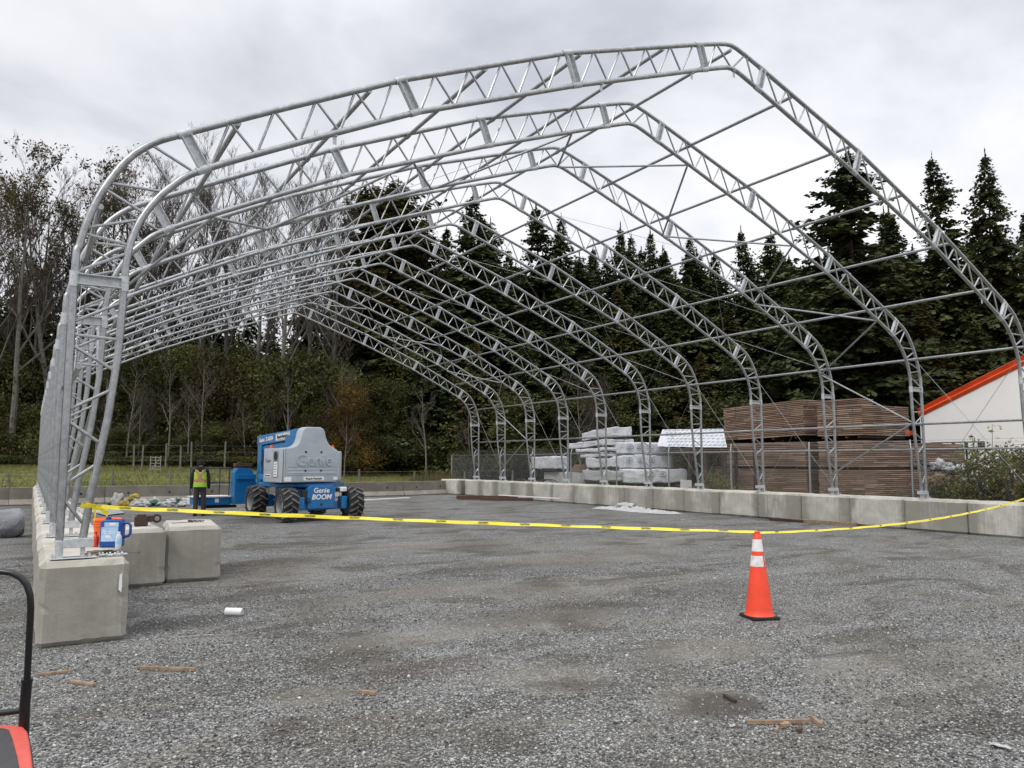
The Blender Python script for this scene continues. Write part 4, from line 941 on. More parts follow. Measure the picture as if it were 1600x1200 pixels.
b = B(); b.prism([(-.3, 1.2, .30), (-.3, 2.9, .30), (-.3, 2.9, .62), (-.3, 1.2, .62)], (.25, 0, 0)); b.prism([(-.95, 2.7, .32), (-.25, 2.7, .32), (-.25, 2.7, .95), (-.40, 2.7, 1.40), (-.85, 2.7, 1.45), (-.95, 2.7, 1.3)], (0, .35, 0)); b.box((-.6, 2.66, 1.16), (.62, .06, .16)); b.obj('jib', M['blue'], lift, rz=RT, bevel=.015)
b = B(); b.box((-.66, 2.85, 1.53), (.5, .3, .10)); b.box((-.8, 2.75, 1.6), (.1, .1, .06)); b.obj('control_box', M['rust'], lift, rz=RT, bevel=.01)
# platform
pl = B(); px0, px1, py0, py1 = -1.92, -.95, 3.0, 3.85
pl.box(((px0+px1)/2, (py0+py1)/2, .42), (px1-px0, py1-py0, .24)); plat = pl.obj('platform', M['blue'], lift, rz=RT, bevel=.012)
b = B(); b.box(((px0+px1)/2, (py0+py1)/2, .555), (px1-px0+.12, py1-py0+.1, .03)); b.obj('platform_deck', M['white'], plat)
b = B()
for z in (.98, 1.44): b.path([(px0, py0, z), (px1, py0, z), (px1, py1, z), (px0, py1, z), (px0, py0, z)], .017, 8)
for u in (px0, px0+.16, px1-.06):
    for v in (py0, py1): b.tube((u, v, .55), (u, v, 1.44), .017, 8)
b.obj('guard_rail', M['rail_dark'], plat, smooth=True)
b = B(); b.box((px0+.55, py0-.004, .44), (.12, .004, .12)); b.obj('decal', M['white'], plat)
b = B(); b.box((-1.2, 3.3, .24), (1.0, .3, .08)); b.obj('platform_mount', M['black'], plat)

# ================================================================== PERSON
def skinned(name, verts, edges, radii, mats, parent, sub=2, root=0):
    me = bpy.data.meshes.new(name); me.from_pydata(verts, edges, []); o = bpy.data.objects.new(name, me); COL.objects.link(o)
    sk = o.modifiers.new('skin', 'SKIN'); sk.use_smooth_shade = True
    for i, r in enumerate(radii):
        d = me.skin_vertices[0].data[i]; d.radius = r if isinstance(r, tuple) else (r, r); d.use_root = (i == root)
    ss = o.modifiers.new('sub', 'SUBSURF'); ss.levels = sub; ss.render_levels = sub
    dg = bpy.context.evaluated_depsgraph_get(); dg.update(); m2 = bpy.data.meshes.new_from_object(o.evaluated_get(dg)); bpy.data.objects.remove(o)
    m2.materials.clear()
    for m in mats: m2.materials.append(m)
    m2.polygons.foreach_set('use_smooth', [True]*len(m2.polygons))
    q = bpy.data.objects.new(name, m2); COL.objects.link(q); q.parent = parent; return q
pr = empty('person', (-4.97, 16.75, 0), R(-14), 'person seen from behind in a lime and orange safety vest, black hoodie and grey trousers', 'person')
# body: one figure, x right, y forward (away from camera), z up
V = [(0, 0, .92), (0, 0, 1.08), (0, .01, 1.26), (0, .0, 1.38), (0, -.005, 1.45), (0, .005, 1.52), (0, .02, 1.585), (0, .01, 1.655)]
Rr = [.15, .135, .15, .14, .055, .065, .085, .06]; E_ = [(0, 1), (1, 2), (2, 3), (3, 4), (4, 5), (5, 6), (6, 7)]
def chain(st, pts, rs):
    p = st
    for q, r in zip(pts, rs): V.append(q); Rr.append(r); E_.append((p, len(V)-1)); p = len(V)-1
    return p
for s in (-1, 1):
    chain(0, [(s*.09, 0, .84), (s*.105, .02, .47), (s*.11, -.015 if s < 0 else .05, .09), (s*.115, .09 if s < 0 else .15, .05)], [.085, .055, .042, .035])
    w = chain(3, [(s*.17, 0, 1.36), (s*.225, -.01, 1.10), (s*.235, .02, .85), (s*.235, .035, .79)], [.06, .045, .032, .028])
    for k, (dy, l) in enumerate(((-.03, .068), (-.01, .078), (.01, .074), (.03, .058))):
        chain(w, [(s*.238, .035+dy, .76), (s*.236, .035+dy*1.1+.004, .76-l*.5), (s*.230, .035+dy*1.1+.014, .76-l)], [.010, .009, .007])
    chain(w, [(s*.225, .075, .775), (s*.215, .09, .745)], [.011, .009])
skinned('body', V, E_, Rr, [M['skin']], pr)
# face on the far side of the head
fb = B(); fb.prism([(-.012, .098, 1.575), (.012, .098, 1.575), (.012, .118, 1.565), (-.012, .118, 1.565)], (0, 0, .03)); fb.obj('nose', M['skin'], pr, bevel=.004)
# clothing
V = [(0, 0, .96), (0, 0, 1.1), (0, .0, 1.28), (0, -.01, 1.40), (0, -.015, 1.47), (0, -.03, 1.50)]; Rr = [(.185, .125), (.172, .125), (.195, .125), (.175, .11), (.10, .10), (.10, .075)]; E_ = [(i, i+1) for i in range(5)]
for s in (-1, 1): chain(3, [(s*.18, -.005, 1.365), (s*.24, -.01, 1.10), (s*.247, .02, .86), (s*.245, .03, .81)], [.072, .058, .046, .038])
skinned('hoodie', V, E_, Rr, [M['cloth_black']], pr, 2)
V = [(0, 0, .98), (0, 0, .90)]; Rr = [(.165, .12), (.165, .125)]; E_ = [(0, 1)]
for s in (-1, 1): chain(1, [(s*.092, 0, .80), (s*.108, .02, .47), (s*.112, -.01 if s < 0 else .05, .10)], [(.098, .10), (.078, .08), (.066, .07)])
skinned('trousers', V, E_, Rr, [M['cloth_grey']], pr, 2)
b = B()
for s in (-1, 1):
    y0 = -.015 if s < 0 else .045; q = B(); q.prism([(s*.112-.05, y0-.08, 0), (s*.112+.05, y0-.08, 0), (s*.118+.052, y0+.10, 0), (s*.12+.03, y0+.18, 0), (s*.12-.03, y0+.18, 0), (s*.118-.052, y0+.10, 0)], (0, 0, .10)); q.obj('shoe', M['cloth_black'], pr, bevel=.02, seg=3, smooth=True)
# vest: lofted shell with crossed band on the back
vb = B(); n = 44; rows = 26
for j in range(rows+1):
    t = j/rows; z = .865+.555*t; rx = .205-.018*math.sin(t*3.0)-(.0 if t < .8 else (t-.8)*.10); ry = .150-.01*t
    for i in range(n):
        a = 2*math.pi*i/n; fx = math.cos(a); fy_ = math.sin(a); wv = 1+.02*math.sin(5*a+3*t)
        vb.v.append((rx*math.copysign(abs(fx)**.8, fx)*wv, ry*math.copysign(abs(fy_)**.85, fy_)*wv-.005, z+(.0 if t < .98 else -.05*abs(fx))))
for j in range(rows):
    for i in range(n):
        a = 2*math.pi*(i+.5)/n; t = (j+.5)/rows; x_ = math.cos(a)*.2; z = .865+.555*t; back = math.sin(a) < 0
        if t > .62 and abs(math.cos(a)) > .86+.1*(1-t): continue          # arm holes
        if t > .80 and back and abs(x_) < (t-.80)*.55: continue           # neck, dark hood shows
        orange = 1.005 < z < 1.10
        if back and z >= 1.10:
            k = (z-1.10)/.30; orange = abs(abs(x_)-.125*abs(k-.25)*1.35) < .034
        vb.f.append((j*n+i, j*n+(i+1) % n, (j+1)*n+(i+1) % n, (j+1)*n+i)); vb.m.append(1 if orange else 0)
vo = vb.obj('safety_vest', [M['hivis'], M['hivis_o']], pr, smooth=True); so_ = vo.modifiers.new('s', 'SOLIDIFY'); so_.thickness = .008
b = B(); b.lathe([(.098, 1.53), (.108, 1.56), (.106, 1.62), (.088, 1.675), (.05, 1.705), (.01, 1.712)], 20, None, (0, .012, 0)); b.lathe([(.104, 1.545), (.113, 1.55), (.113, 1.585), (.104, 1.59)], 20, None, (0, .012, 0)); b.obj('beanie', M['cloth_black'], pr, smooth=True)

# ================================================================== CONE AND TAPE
cone = empty('traffic_cone', (-2.75, -2.62, 0), R(-20), 'tall orange traffic cone with two scuffed white bands holding up the tape', 'traffic cone')
b = B(); b.box((0, 0, .022), (.305, .305, .036)); b.lathe([(.15, .03), (.146, .05)], 28); b.obj('base', M['black'], cone, bevel=.012)
def cr_(z): return .142-(z-.05)*.1265
b = B(); b.lathe([(.155, .04), (.142, .055)]+[(cr_(z), z) for z in (.1, .3, .5, .56)]+[(cr_(.56), .56), (cr_(.7), .7), (cr_(.86), .86), (.030, .885), (.034, .89), (.034, .905), (.022, .91), (.018, .86)], 36, cap=False); b.obj('cone_body', M['cone'], cone, smooth=True)
for z0, z1 in ((.545, .655), (.70, .825)):
    b = B(); b.lathe([(cr_(z)+.0018, z) for z in (z0, (z0+z1)/2, z1)], 36, cap=False)
    if z0 < .6:    # torn corner
        b.f = [f for k, f in enumerate(b.f) if not (k % 36 in (29, 30) and k < 72) and not (k % 36 == 31 and k < 36)]; b.m = b.m[:len(b.f)]
    b.obj('reflective_band', M['conewhite'], cone, smooth=True)
TP0 = Vector((-8.86, -.03, 1.225)); TP1 = Vector((-2.75, -2.62, .90)); TP2 = Vector((8.95, -.02, .93))
def tape(name, A, C, sag, w, parent=None, twists=((0, 0), (1, 0)), n=140, text_rows=None):
    pts = [A.lerp(C, i/n)-Vector((0, 0, sag*4*(i/n)*(1-i/n)))+Vector((0, 0, .002*math.sin(i*.5))) for i in range(n+1)]
    d = (C-A).normalized(); side = d.cross(Vector((0, 0, 1))).normalized(); upv = side.cross(d).normalized()
    def tw(t):
        for (a, va), (c, vc) in zip(twists, twists[1:]):
            if t <= c: return va+(vc-va)*(t-a)/(c-a)
        return twists[-1][1]
    b = B(); fr = []
    for i, p in enumerate(pts):
        an = tw(i/n); u = (upv*math.cos(an)+side*math.sin(an)); ww = w*(.5+.03*math.sin(i*.7)); b.v += [tuple(p-u*ww), tuple(p+side*.004*math.sin(i)+u*.0), tuple(p+u*ww)]; fr.append((p, u))
    for i in range(n): k = i*3; b.f += [(k, k+1, k+4, k+3), (k+1, k+2, k+5, k+4)]; b.m += [0, 0]
    return b, fr, d
bt, fr, dT = tape('t', TP0, TP1, .015, .036, twists=((0, -.2), (.12, -.5), (.3, -.25), (.42, -.9), (.55, -.4), (.7, -1.05), (.82, -.6), (.93, -1.1), (1, -.9)))
t1 = bt.obj('caution_tape', M['tape'], smooth=True); tag(t1, 'yellow caution tape from the left arch leg to the cone', 'caution tape', 'yellow caution tape strung across the opening')
tmesh = {w: text_mesh(w, .022, M['black_ink'], depth=.0006, bold=.001) for w in ('CAUTION', 'DANGER')}
def letters(fr, d, parent, step, words, scale=1.0):
    i = 6; k = 0
    while i < len(fr)-6:
        p, u = fr[i]; w = words[k % len(words)]; k += 1
        nrm = d.cross(u).normalized()
        if (CAM-p).dot(nrm) < 0: X, Y = -d, u
        else: X, Y = d, u
        Z = X.cross(Y).normalized()
        if (CAM-p).dot(Z) < 0: Z = -Z; X = -X
        if X.dot(Vector((math.cos(YAW), -math.sin(YAW), 0))) < 0: X = -X; Y = -Y
        Mx = Matrix((X, Y, X.cross(Y))).transposed().to_4x4() @ Matrix.Scale(scale, 4); Mx.translation = p+X.cross(Y)*.006
        o = bpy.data.objects.new('lettering', tmesh[w]); COL.objects.link(o); o.parent = parent; o.matrix_local = Mx
        i += step
letters(fr, dT, t1, 9, ('CAUTION', 'CAUTION'))
bt, fr, dT = tape('t', TP1+Vector((.01, 0, -.01)), TP2, .16, .033, twists=((0, -.9), (.2, -1.0), (.4, -.5), (.6, -.9), (.8, -.4), (1, -.5)), n=170)
t2 = bt.obj('caution_tape', M['tape'], smooth=True); tag(t2, 'yellow caution tape sagging from the cone to the right frame leg', 'caution tape', 'yellow caution tape strung across the opening')
letters(fr, dT, t2, 14, ('CAUTION',), .8)
b = B()   # knot and loose ends on the left arch leg
for (pp_) in ([(-8.93, -.045, 1.25), (-8.87, -.06, 1.235), (-8.845, -.055, 1.17), (-8.85, -.06, 1.09)], [(-8.87, -.05, 1.235), (-8.80, -.07, 1.20), (-8.74, -.08, 1.15)], [(-8.97, -.045, 1.24), (-8.87, -.06, 1.23), (-8.80, -.05, 1.215)]):
    k0 = len(b.v)
    for i, p in enumerate(pp_):
        h = .014 if i % 2 else .024; b.v += [(p[0], p[1], p[2]-h), (p[0]+.01, p[1]-.012, p[2]+h)]
    for i in range(len(pp_)-1): k = k0+2*i; b.f.append((k, k+1, k+3, k+2)); b.m.append(0)
o = b.obj('tape_knot', M['tape']); o.parent = t1

# ================================================================== THINGS ON THE BLOCKS
def wrapblob(name, c, size, mat, seed, label, cat, group=None, parent=None, amp=.3, sub=4, flat=True, rz=0):
    bm = bmesh.new(); bmesh.ops.create_icosphere(bm, subdivisions=sub, radius=1)
    for v in bm.verts:
        q = v.co.copy(); f = 1+amp*1.3*noise.noise(q*1.5+Vector((seed*3.1, 0, 0)))-amp*.9*abs(noise.noise(q*3.2+Vector((seed, 5, 0))))-amp*.5*abs(noise.noise(q*7+Vector((seed, 9, 0))))
        v.co = Vector((q.x*f*size[0], q.y*f*size[1], max(q.z*f, -.55 if flat else -9)*size[2]+(.55*size[2] if flat else 0)))
    me = bpy.data.meshes.new(name); bm.to_mesh(me); bm.free(); me.materials.append(mat); me.polygons.foreach_set('use_smooth', [True]*len(me.polygons))
    o = mobj(name, me, parent, c, rz)
    if label: tag(o, label, cat, group)
    return o
TOP = .752
# blue jug
jug = empty('jug', (-8.60, .93, TOP), R(-22), 'blue plastic jug with a pale label and side handle, on the near block', 'jug')
b = B(); b.prism([(-.115, -.06, 0), (.10, -.06, 0), (.105, -.06, .25), (.085, -.06, .285), (-.09, -.06, .285), (-.112, -.06, .26)], (0, .13, 0)); b.obj('container', M['jugblue'], jug, bevel=.016, seg=3, smooth=True)
b = B(); b.path([(.09, 0, .245), (.15, 0, .245), (.172, 0, .22), (.172, 0, .14), (.155, 0, .11), (.09, 0, .09)], .014, 10); b.obj('handle', M['jugblue'], jug, smooth=True)
b = B(); b.box((-.015, -.0615, .135), (.165, .003, .15)); b.box((0, -.0615, .235), (.14, .003, .045)); lb = b.obj('paper_label', M['label_blue'], jug)
b = B(); b.box((.01, -.064, .238), (.06, .002, .028)); b.box((-.02, -.064, .16), (.12, .002, .006)); b.box((-.02, -.064, .14), (.10, .002, .006)); b.box((-.03, -.064, .11), (.05, .002, .03)); b.obj('print', M['white'], lb)
b = B(); b.lathe([(.026, 0), (.026, .03)], 16, None, (-.05, 0, .282)); b.obj('cap', M['jugblue'], jug, smooth=True)
bk_ = empty('bucket', (-8.62, 1.42, TOP), 0, 'orange plastic bucket half hidden behind the blue jug', 'bucket')
b = B(); b.lathe([(.115, 0), (.118, .01), (.14, .24), (.152, .245), (.152, .262), (.14, .268), (.132, .262), (.112, .02), (.02, .015)], 28); b.obj('shell', M['jugorange'], bk_, smooth=True)
b = B()
for z in (.19, .215): b.lathe([(.138, z-.006), (.146, z), (.138, z+.006)], 28, cap=False)
b.obj('rim_band', M['jugorange'], bk_, smooth=True)
rb = empty('red_bottle', (-8.755, 1.02, TOP), 0, 'small red plastic bottle left of the blue jug', 'bottle')
b = B(); b.lathe([(.036, 0), (.04, .01), (.04, .12), (.03, .15), (.014, .17), (.014, .185)], 16); b.obj('flask', M['red'], rb, smooth=True)
b = B(); b.lathe([(.017, .185), (.017, .21)], 12); b.obj('cap', M['red'], rb, smooth=True); rb.scale = (.8, .8, .75)
M['clear'] = simple('hazy_clear_plastic', (.52, .60, .68), .25, 0, .15, 18, .1)
wbt = empty('water_bottle', (-8.565, .70, TOP), 0, 'small clear water bottle with a blue label in front of the jug', 'bottle')
b = B(); b.lathe([(.026, 0), (.03, .012), (.03, .05), (.028, .055), (.03, .06), (.03, .12), (.018, .145), (.012, .155)], 16); b.obj('flask', M['clear'], wbt, smooth=True)
b = B(); b.lathe([(.0305, .05), (.0305, .095)], 16, cap=False); b.obj('paper_label', M['label_blue'], wbt, smooth=True)
b = B(); b.lathe([(.014, .155), (.014, .172)], 12); b.obj('cap', M['white'], wbt, smooth=True)
# rags, leaves, bolts, scraps
wrapblob('work_glove', (-8.83, .18, TOP), (.07, .05, .03), M['wood'], 4, 'crumpled tan work glove beside the nearest arch foot', 'glove')
wrapblob('rag', (-8.70, .12, TOP), (.055, .045, .035), M['leaf_bush'], 9, 'dirty olive rag on the near block', 'rag')
wrapblob('rag', (-8.66, .45, TOP), (.10, .05, .02), M['sheet'], 5, 'crumpled white paper scrap on the near block', 'paper')
for k, (x, y) in enumerate(((-8.79, .02), (-8.76, .05), (-8.73, -.01), (-8.70, .03), (-8.66, .0), (-8.63, .05), (-8.60, .01))):
    b = B(); b.lathe([(.011, 0), (.011, .055)], 8, Ry(math.pi/2) @ Rz(k), (x, y, .765)); b.lathe([(.02, 0), (.02, .014)], 6, Ry(math.pi/2), (x, y, .77))
    tag(b.obj('bolt', M['galv_plate']), f'loose galvanised bolt on the near block, {ordinal(k+1)} from the left', 'bolt', 'loose bolts scattered on the near block')
def stick(name, a, c, w, h, label, mat='wood', cat='wood scrap', seed=0, group='wood scraps on the gravel'):
    a = Vector(a); c = Vector(c); d = (c-a); n = 7; b = B(); s_ = d.normalized().cross(Vector((0, 0, 1)))
    for i in range(n+1):
        p = a.lerp(c, i/n); ww = w*(1+.3*noise.noise(Vector((i*.9+seed, 1, 0))))*(1 if 0 < i < n else .6); hh = h*(1+.3*noise.noise(Vector((i*.7, seed, 3))))
        for (q, z) in ((-1, 0), (1, 0), (.9, 1), (-.8, 1.0)): b.v.append(tuple(p+s_*ww*q/2+Vector((0, 0, z*hh))))
    for i in range(n):
        for j in range(4): b.f.append((i*4+j, i*4+(j+1) % 4, (i+1)*4+(j+1) % 4, (i+1)*4+j)); b.m.append(0)
    b.f += [(3, 2, 1, 0), (n*4, n*4+1, n*4+2, n*4+3)]; b.m += [0, 0]
    return tag(b.obj(name, M[mat], fix=True), label, cat, group)
stick('wood_stick', (-8.80, .45, .755), (-8.44, .02, .762), .045, .02, 'weathered stick poking over the right edge of the near block', 'wood_grey', 'stick', 3)
# castings on the spare blocks
ct = empty('rusty_casting', (-7.98, 3.62, TOP), R(-10), 'dark rusty metal casting with a ring, on the middle spare block', 'metal casting')
b = B(); b.box((-.05, 0, .07), (.17, .12, .13)); b.box((-.05, 0, .145), (.12, .08, .03)); b.obj('casting_body', M['brown_metal'], ct, bevel=.012)
b = B(); b.box((.07, 0, .10), (.09, .08, .08)); b.path([(.15+.045*math.cos(a), 0, .10+.05*math.sin(a)) for a in np.linspace(0, 2*math.pi, 17)], .014, 8); b.obj('ring', M['brown_metal'], ct, smooth=True)
b = B(); rn = random.Random(4)
for k in range(16):
    cx, cy_ = -7.28+rn.gauss(0, .07), 3.95+rn.gauss(0, .06); a0 = rn.uniform(0, 6)
    b.path([(cx+.028*math.cos(a)*math.cos(a0), cy_+.028*math.cos(a)*math.sin(a0), TOP+.012+.014*abs(math.sin(a*.5+k))) for a in np.linspace(0, 2*math.pi, 11)], .006, 6)
b.path([(-7.6, 3.85, TOP+.006), (-7.45, 3.9, TOP+.008), (-7.3, 3.93, TOP+.01)], .004, 5)
tag(b.obj('chain', M['brown_metal'], smooth=True), 'small heap of dark chain on the outermost spare block', 'chain')

# ================================================================== GROUND LITTER
can = empty('drink_can', (-7.44, .44, .042), 0, 'white aerosol-size can lying on the gravel right of the near blocks', 'can')
mt = Rz(R(-24)) @ Ry(math.pi/2)
can.scale = (1.28,)*3; mt = Rz(R(-38)) @ Ry(math.pi/2)
b = B(); b.lathe([(.026, -.075), (.033, -.07), (.033, .055), (.029, .066), (.026, .07)], 22, mt); b.obj('can_body', M['white'], can, smooth=True)
b = B(); b.lathe([(.025, .0705), (.025, .073), (.006, .071)], 18, mt); b.obj('lid', M['galv_plate'], can, smooth=True)
def gp_(px, py):
    a, b_ = px-800, py-600; cp, sp = math.cos(PITCH), math.sin(PITCH); d2 = -b_; f = FPX*cp-d2*sp; u = FPX*sp+d2*cp; k = -CAM.z/u
    cy, sy = math.cos(YAW), math.sin(YAW); return Vector((CAM.x+(a*cy+f*sy)*k, CAM.y+(-a*sy+f*cy)*k, .004))
for (p, q, w, h, lb, mt_, sd_) in (((214, 1046), (306, 1049), .032, .022, 'long brown wood stake lying in front of the near block', 'wood', 1), ((56, 1057), (114, 1050), .028, .016, 'thin brown wood splinter left of the leaf-shaped chip', 'wood', 2),
        ((110, 1066), (147, 1072), .04, .016, 'flat pointed wood chip near the photo lower left', 'wood', 3), ((561, 1083), (587, 1087), .035, .022, 'short pale wood chip alone in the middle foreground', 'wood', 4),
        ((1168, 1132), (1266, 1130), .03, .022, 'long grey-brown stick at the lower right', 'wood', 5), ((1268, 1124), (1284, 1137), .03, .024, 'short split piece at the right end of the long stick', 'wood', 6), ((1131, 1089), (1150, 1099), .03, .02, 'dark wood chip beside the damp patch', 'lumber_dark', 7),
        ((1222, 1138), (1232, 1133), .04, .02, 'wood knot chip touching the long stick', 'wood', 8), ((1212, 1145), (1216, 1139), .02, .015, 'tiny pale splinter below the long stick', 'wood', 9), ((1246, 1146), (1252, 1140), .03, .02, 'small reddish chip below the long stick', 'rust', 10)):
    stick('wood_scrap', gp_(*p), gp_(*q), w, h, lb, mt_, 'wood scrap', sd_)
def scrap(px, py, w, l, label, mat='sheet', a=0, name='paper_scrap'):
    p = gp_(px, py); b = B(); n = 4
    for i in range(n+1):
        for j in range(3): q = Rz(a) @ Vector(((i/n-.5)*l, (j/2-.5)*w, 0)); b.v.append((p.x+q.x, p.y+q.y, .012+.008*noise.noise(Vector((i*1.3+px, j*1.7, 0)))+.006*(i % 2)))
    for i in range(n):
        for j in range(2): k = i*3+j; b.f.append((k, k+1, k+4, k+3)); b.m.append(0)
    o = b.obj(name, M[mat]); s_ = o.modifiers.new('s', 'SOLIDIFY'); s_.thickness = .0015
    return tag(o, label, 'litter', 'litter on the gravel')
scrap(352, 1010, .03, .08, 'torn white paper scrap below the can', a=-.3); scrap(1563, 1169, .05, .11, 'white paper slip at the far lower right', a=-1.3); scrap(100, 1041, .02, .04, 'tiny white chip of plastic left of the brown stake')
scrap(386, 870, .04, .07, 'small white scrap on the dark patch beside the outer spare block'); scrap(1067, 813, .06, .10, 'small white scrap below the white sheeting'); scrap(1145, 1137, .03, .04, 'tiny white fleck left of the long stick'); scrap(668, 813, .05, .08, 'tiny white scrap on the gravel right of the boom lift'); scrap(302, 996, .008, .35, 'thin pale strip on the gravel right of the near block', a=-.2)

# white sheeting heap by the right block row
def crumple(name, pts, w, h, mat, label, cat, seed=0, n=90, m=26, group=None):
    """rumpled long sheet along a polyline"""
    P = [Vector(p) for p in pts]; b = B()
    for i in range(n+1):
        t = i/n*(len(P)-1); k = min(len(P)-2, int(t)); p = P[k].lerp(P[k+1], t-k); d = (P[k+1]-P[k]).normalized(); s_ = d.cross(Vector((0, 0, 1)))
        env = math.sin(math.pi*min(1, max(0, i/n)))**.4
        for j in range(m+1):
            u = j/m-.5; q = p+s_*u*w*(.6+.5*env)*(1+.25*noise.noise(Vector((i*.2, u*2, seed))))
            z = h*env*(.55+.9*noise.noise(Vector((i*.17+seed, u*3.2, 2)))+.9*abs(noise.noise(Vector((i*.35, u*9, seed))))-.35*abs(noise.noise(Vector((i*.9, u*16, seed)))))*(1-abs(u*2)**3)
            b.v.append((q.x, q.y, max(.006, z)))
    for i in range(n):
        for j in range(m): k = i*(m+1)+j; b.f.append((k, k+1, k+m+2, k+m+1)); b.m.append(0)
    o = b.obj(name, M[mat], smooth=True); return tag(o, label, cat, group)
crumple('plastic_sheeting', [(7.7, 13.6, 0), (8.0, 12.4, 0), (7.8, 11.2, 0), (7.9, 9.8, 0)], .9, .12, 'sheet', 'rumpled white sheeting heaped against the right block row', 'sheeting', 3)
wrapblob('plastic_sheeting', (8.2, 12.6, 0), (.3, .4, .16), M['sheet'], 8, 'small bunched wad of clear sheeting against the right blocks', 'sheeting')
def plank(name, a, c, w, h, mat, label, cat, z=0):
    a = Vector(a); c = Vector(c); d = c-a; b = B(); b.box((a+c)/2+Vector((0, 0, z+h/2)), (d.length, w, h), Rz(math.atan2(d.y, d.x)) @ Ry(-math.asin((c.z-a.z)/d.length)))
    return tag(b.obj(name, M[mat], bevel=.006, seg=1), label, cat)
plank('timber', (8.45, 5.9, 0), (8.55, 4.0, 0), .09, .09, 'wood', 'orange-brown timber lying along the foot of the right blocks', 'timber')
plank('timber', (8.3, 6.5, 0), (8.42, 5.5, 0), .12, .07, 'lumber_dark', 'dark short timber end left of the orange-brown timber', 'timber')
plank('steel_beam', (6.3, 21.5, 0), (8.2, 19.6, 0), .16, .16, 'rust', 'rusty brown beam at the far end of the right block row, upper of two', 'beam', .02)
plank('steel_beam', (6.8, 20.3, 0), (8.5, 18.9, 0), .14, .12, 'rust', 'rusty brown beam at the far end of the right block row, nearer of two', 'beam')
plank('pipe_rail', (7.5, 20.0, .2), (8.45, 16.9, .16), .05, .04, 'white', 'white rail lying across the rusty beams', 'rail')
plank('white_board', (2.4, 22.6, 0), (5.0, 23.6, 0), .16, .05, 'white', 'long white board on the gravel before the far barriers', 'board')
plank('wood_lath', (2.55, 24.9, .05), (2.35, 25.55, .6), .03, .03, 'sheet', 'pale lath leaning on a far barrier', 'lath')

# pile of bags
random.seed(11); cols = ['bag', 'bag', 'green', 'bag', 'green', 'bag']
cnames = {'bag': 'white', 'sheet': 'off-white', 'green': 'dark green printed', 'bagyellow': 'yellow'}
bags = []
for k in range(38):
    t = k/37; px = 184+136*t; x, y, _ = atD(px, 29.0+random.uniform(-.6, 1.0)*1.2); c = random.choice(cols)
    if k in (2, 4): c = 'bagyellow'
    z = random.choice((0, 0, .14)) if k % 3 == 0 else 0
    bags.append((px, c, (x, y, z), (random.uniform(.20, .34), random.uniform(.16, .26), random.uniform(.09, .18))))
bags.append((211, 'bagyellow', atD(213, 28.6)[:2]+(.22,), (.27, .18, .17))); bags.append((190, 'bag', atD(189, 28.6)[:2]+(.0,), (.26, .22, .32)))
bags.sort(key=lambda q: q[0])
for i, (px, c, loc, sz) in enumerate(bags):
    wrapblob('bag', loc, sz, M[c], i, f'{cnames[c]} crumpled plastic bag, {ordinal(i+1)} from the left in the bag pile', 'bag', 'plastic bags heaped before the far barriers', amp=.4, rz=random.uniform(0, 3))
def flat_sheet(pts, mat, label, name='plastic_sheet', z=.01):
    b = B(); n = len(pts); P = [gp_(*p) for p in pts]; b.prism([(p.x, p.y, z) for p in P], (0, 0, .012)); return tag(b.obj(name, M[mat]), label, 'sheet')
flat_sheet([(112, 794), (158, 791), (175, 800), (120, 803)], 'sheet', 'white flat panel on the gravel left of the bag pile'); flat_sheet([(150, 803), (182, 796), (195, 803), (165, 807)], 'wrap_grey', 'pale grey flat panel in front of the white one', z=.03)
x, y, _ = atD(165, 27.0); wrapblob('cardboard_box', (x, y, 0), (.22, .16, .12), M['wood'], 2, 'small crushed brown cardboard box behind the tape knot', 'box')
x, y, _ = atD(322, 29); b = B(); b.box((0, 0, .12), (.7, .35, .2)); tag(b.obj('foam_block', M['white'], None, (x, y, 0), bevel=.02), 'white foam block on the ground right of the person', 'block')
# silver wrapped roll outside the left block row
b = B(); n, m = 60, 48
for i in range(n+1):
    for j in range(m):
        a = 2*math.pi*j/m; u = i/n; r = .31*(1+.11*noise.noise(Vector((u*9, math.cos(a)*2, math.sin(a)*2)))+.07*noise.noise(Vector((u*25, math.cos(a)*5, math.sin(a)*5))))
        if u > .97: r *= 1-(u-.97)*9
        b.v.append((-12.6+u*3.18, 12.0+r*math.cos(a), max(.004, .30+r*math.sin(a)*.98)))
for i in range(n):
    for j in range(m): b.f.append((i*m+j, i*m+(j+1) % m, (i+1)*m+(j+1) % m, (i+1)*m+j)); b.m.append(0)
b.f.append(tuple(n*m+j for j in range(m))); b.m.append(0)
tag(b.obj('wrapped_roll', M['silver'], smooth=True, fix=True), 'long roll wrapped in silver plastic outside the left block row', 'roll')

# ================================================================== LUMBER STACKS BEYOND THE FENCE
def soft_box(lx, ly, h, seed, amp=.04, slope=0.0):
    bm = bmesh.new(); bmesh.ops.create_cube(bm, size=1); bmesh.ops.scale(bm, vec=(lx, ly, h), verts=bm.verts)
    bmesh.ops.bevel(bm, geom=list(bm.edges), offset=.03, segments=1, affect='EDGES')
    bmesh.ops.subdivide_edges(bm, edges=[e for e in bm.edges if e.calc_length() > .2], cuts=12, use_grid_fill=True)
    for v in bm.verts:
        q = v.co*1.5+Vector((seed*5, 0, 0)); v.co += noise.noise_vector(q)*amp+noise.noise_vector(q*3)*amp*.5; v.co.z += h/2+slope*v.co.y-.03*abs(math.sin(v.co.y*1.6+seed))*(1 if v.co.z > 0 else 0)
    me = bpy.data.meshes.new('wrap'); bm.to_mesh(me); bm.free(); me.polygons.foreach_set('use_smooth', [True]*len(me.polygons)); return me
lw = 'lumber packs wrapped in white plastic behind the fence'
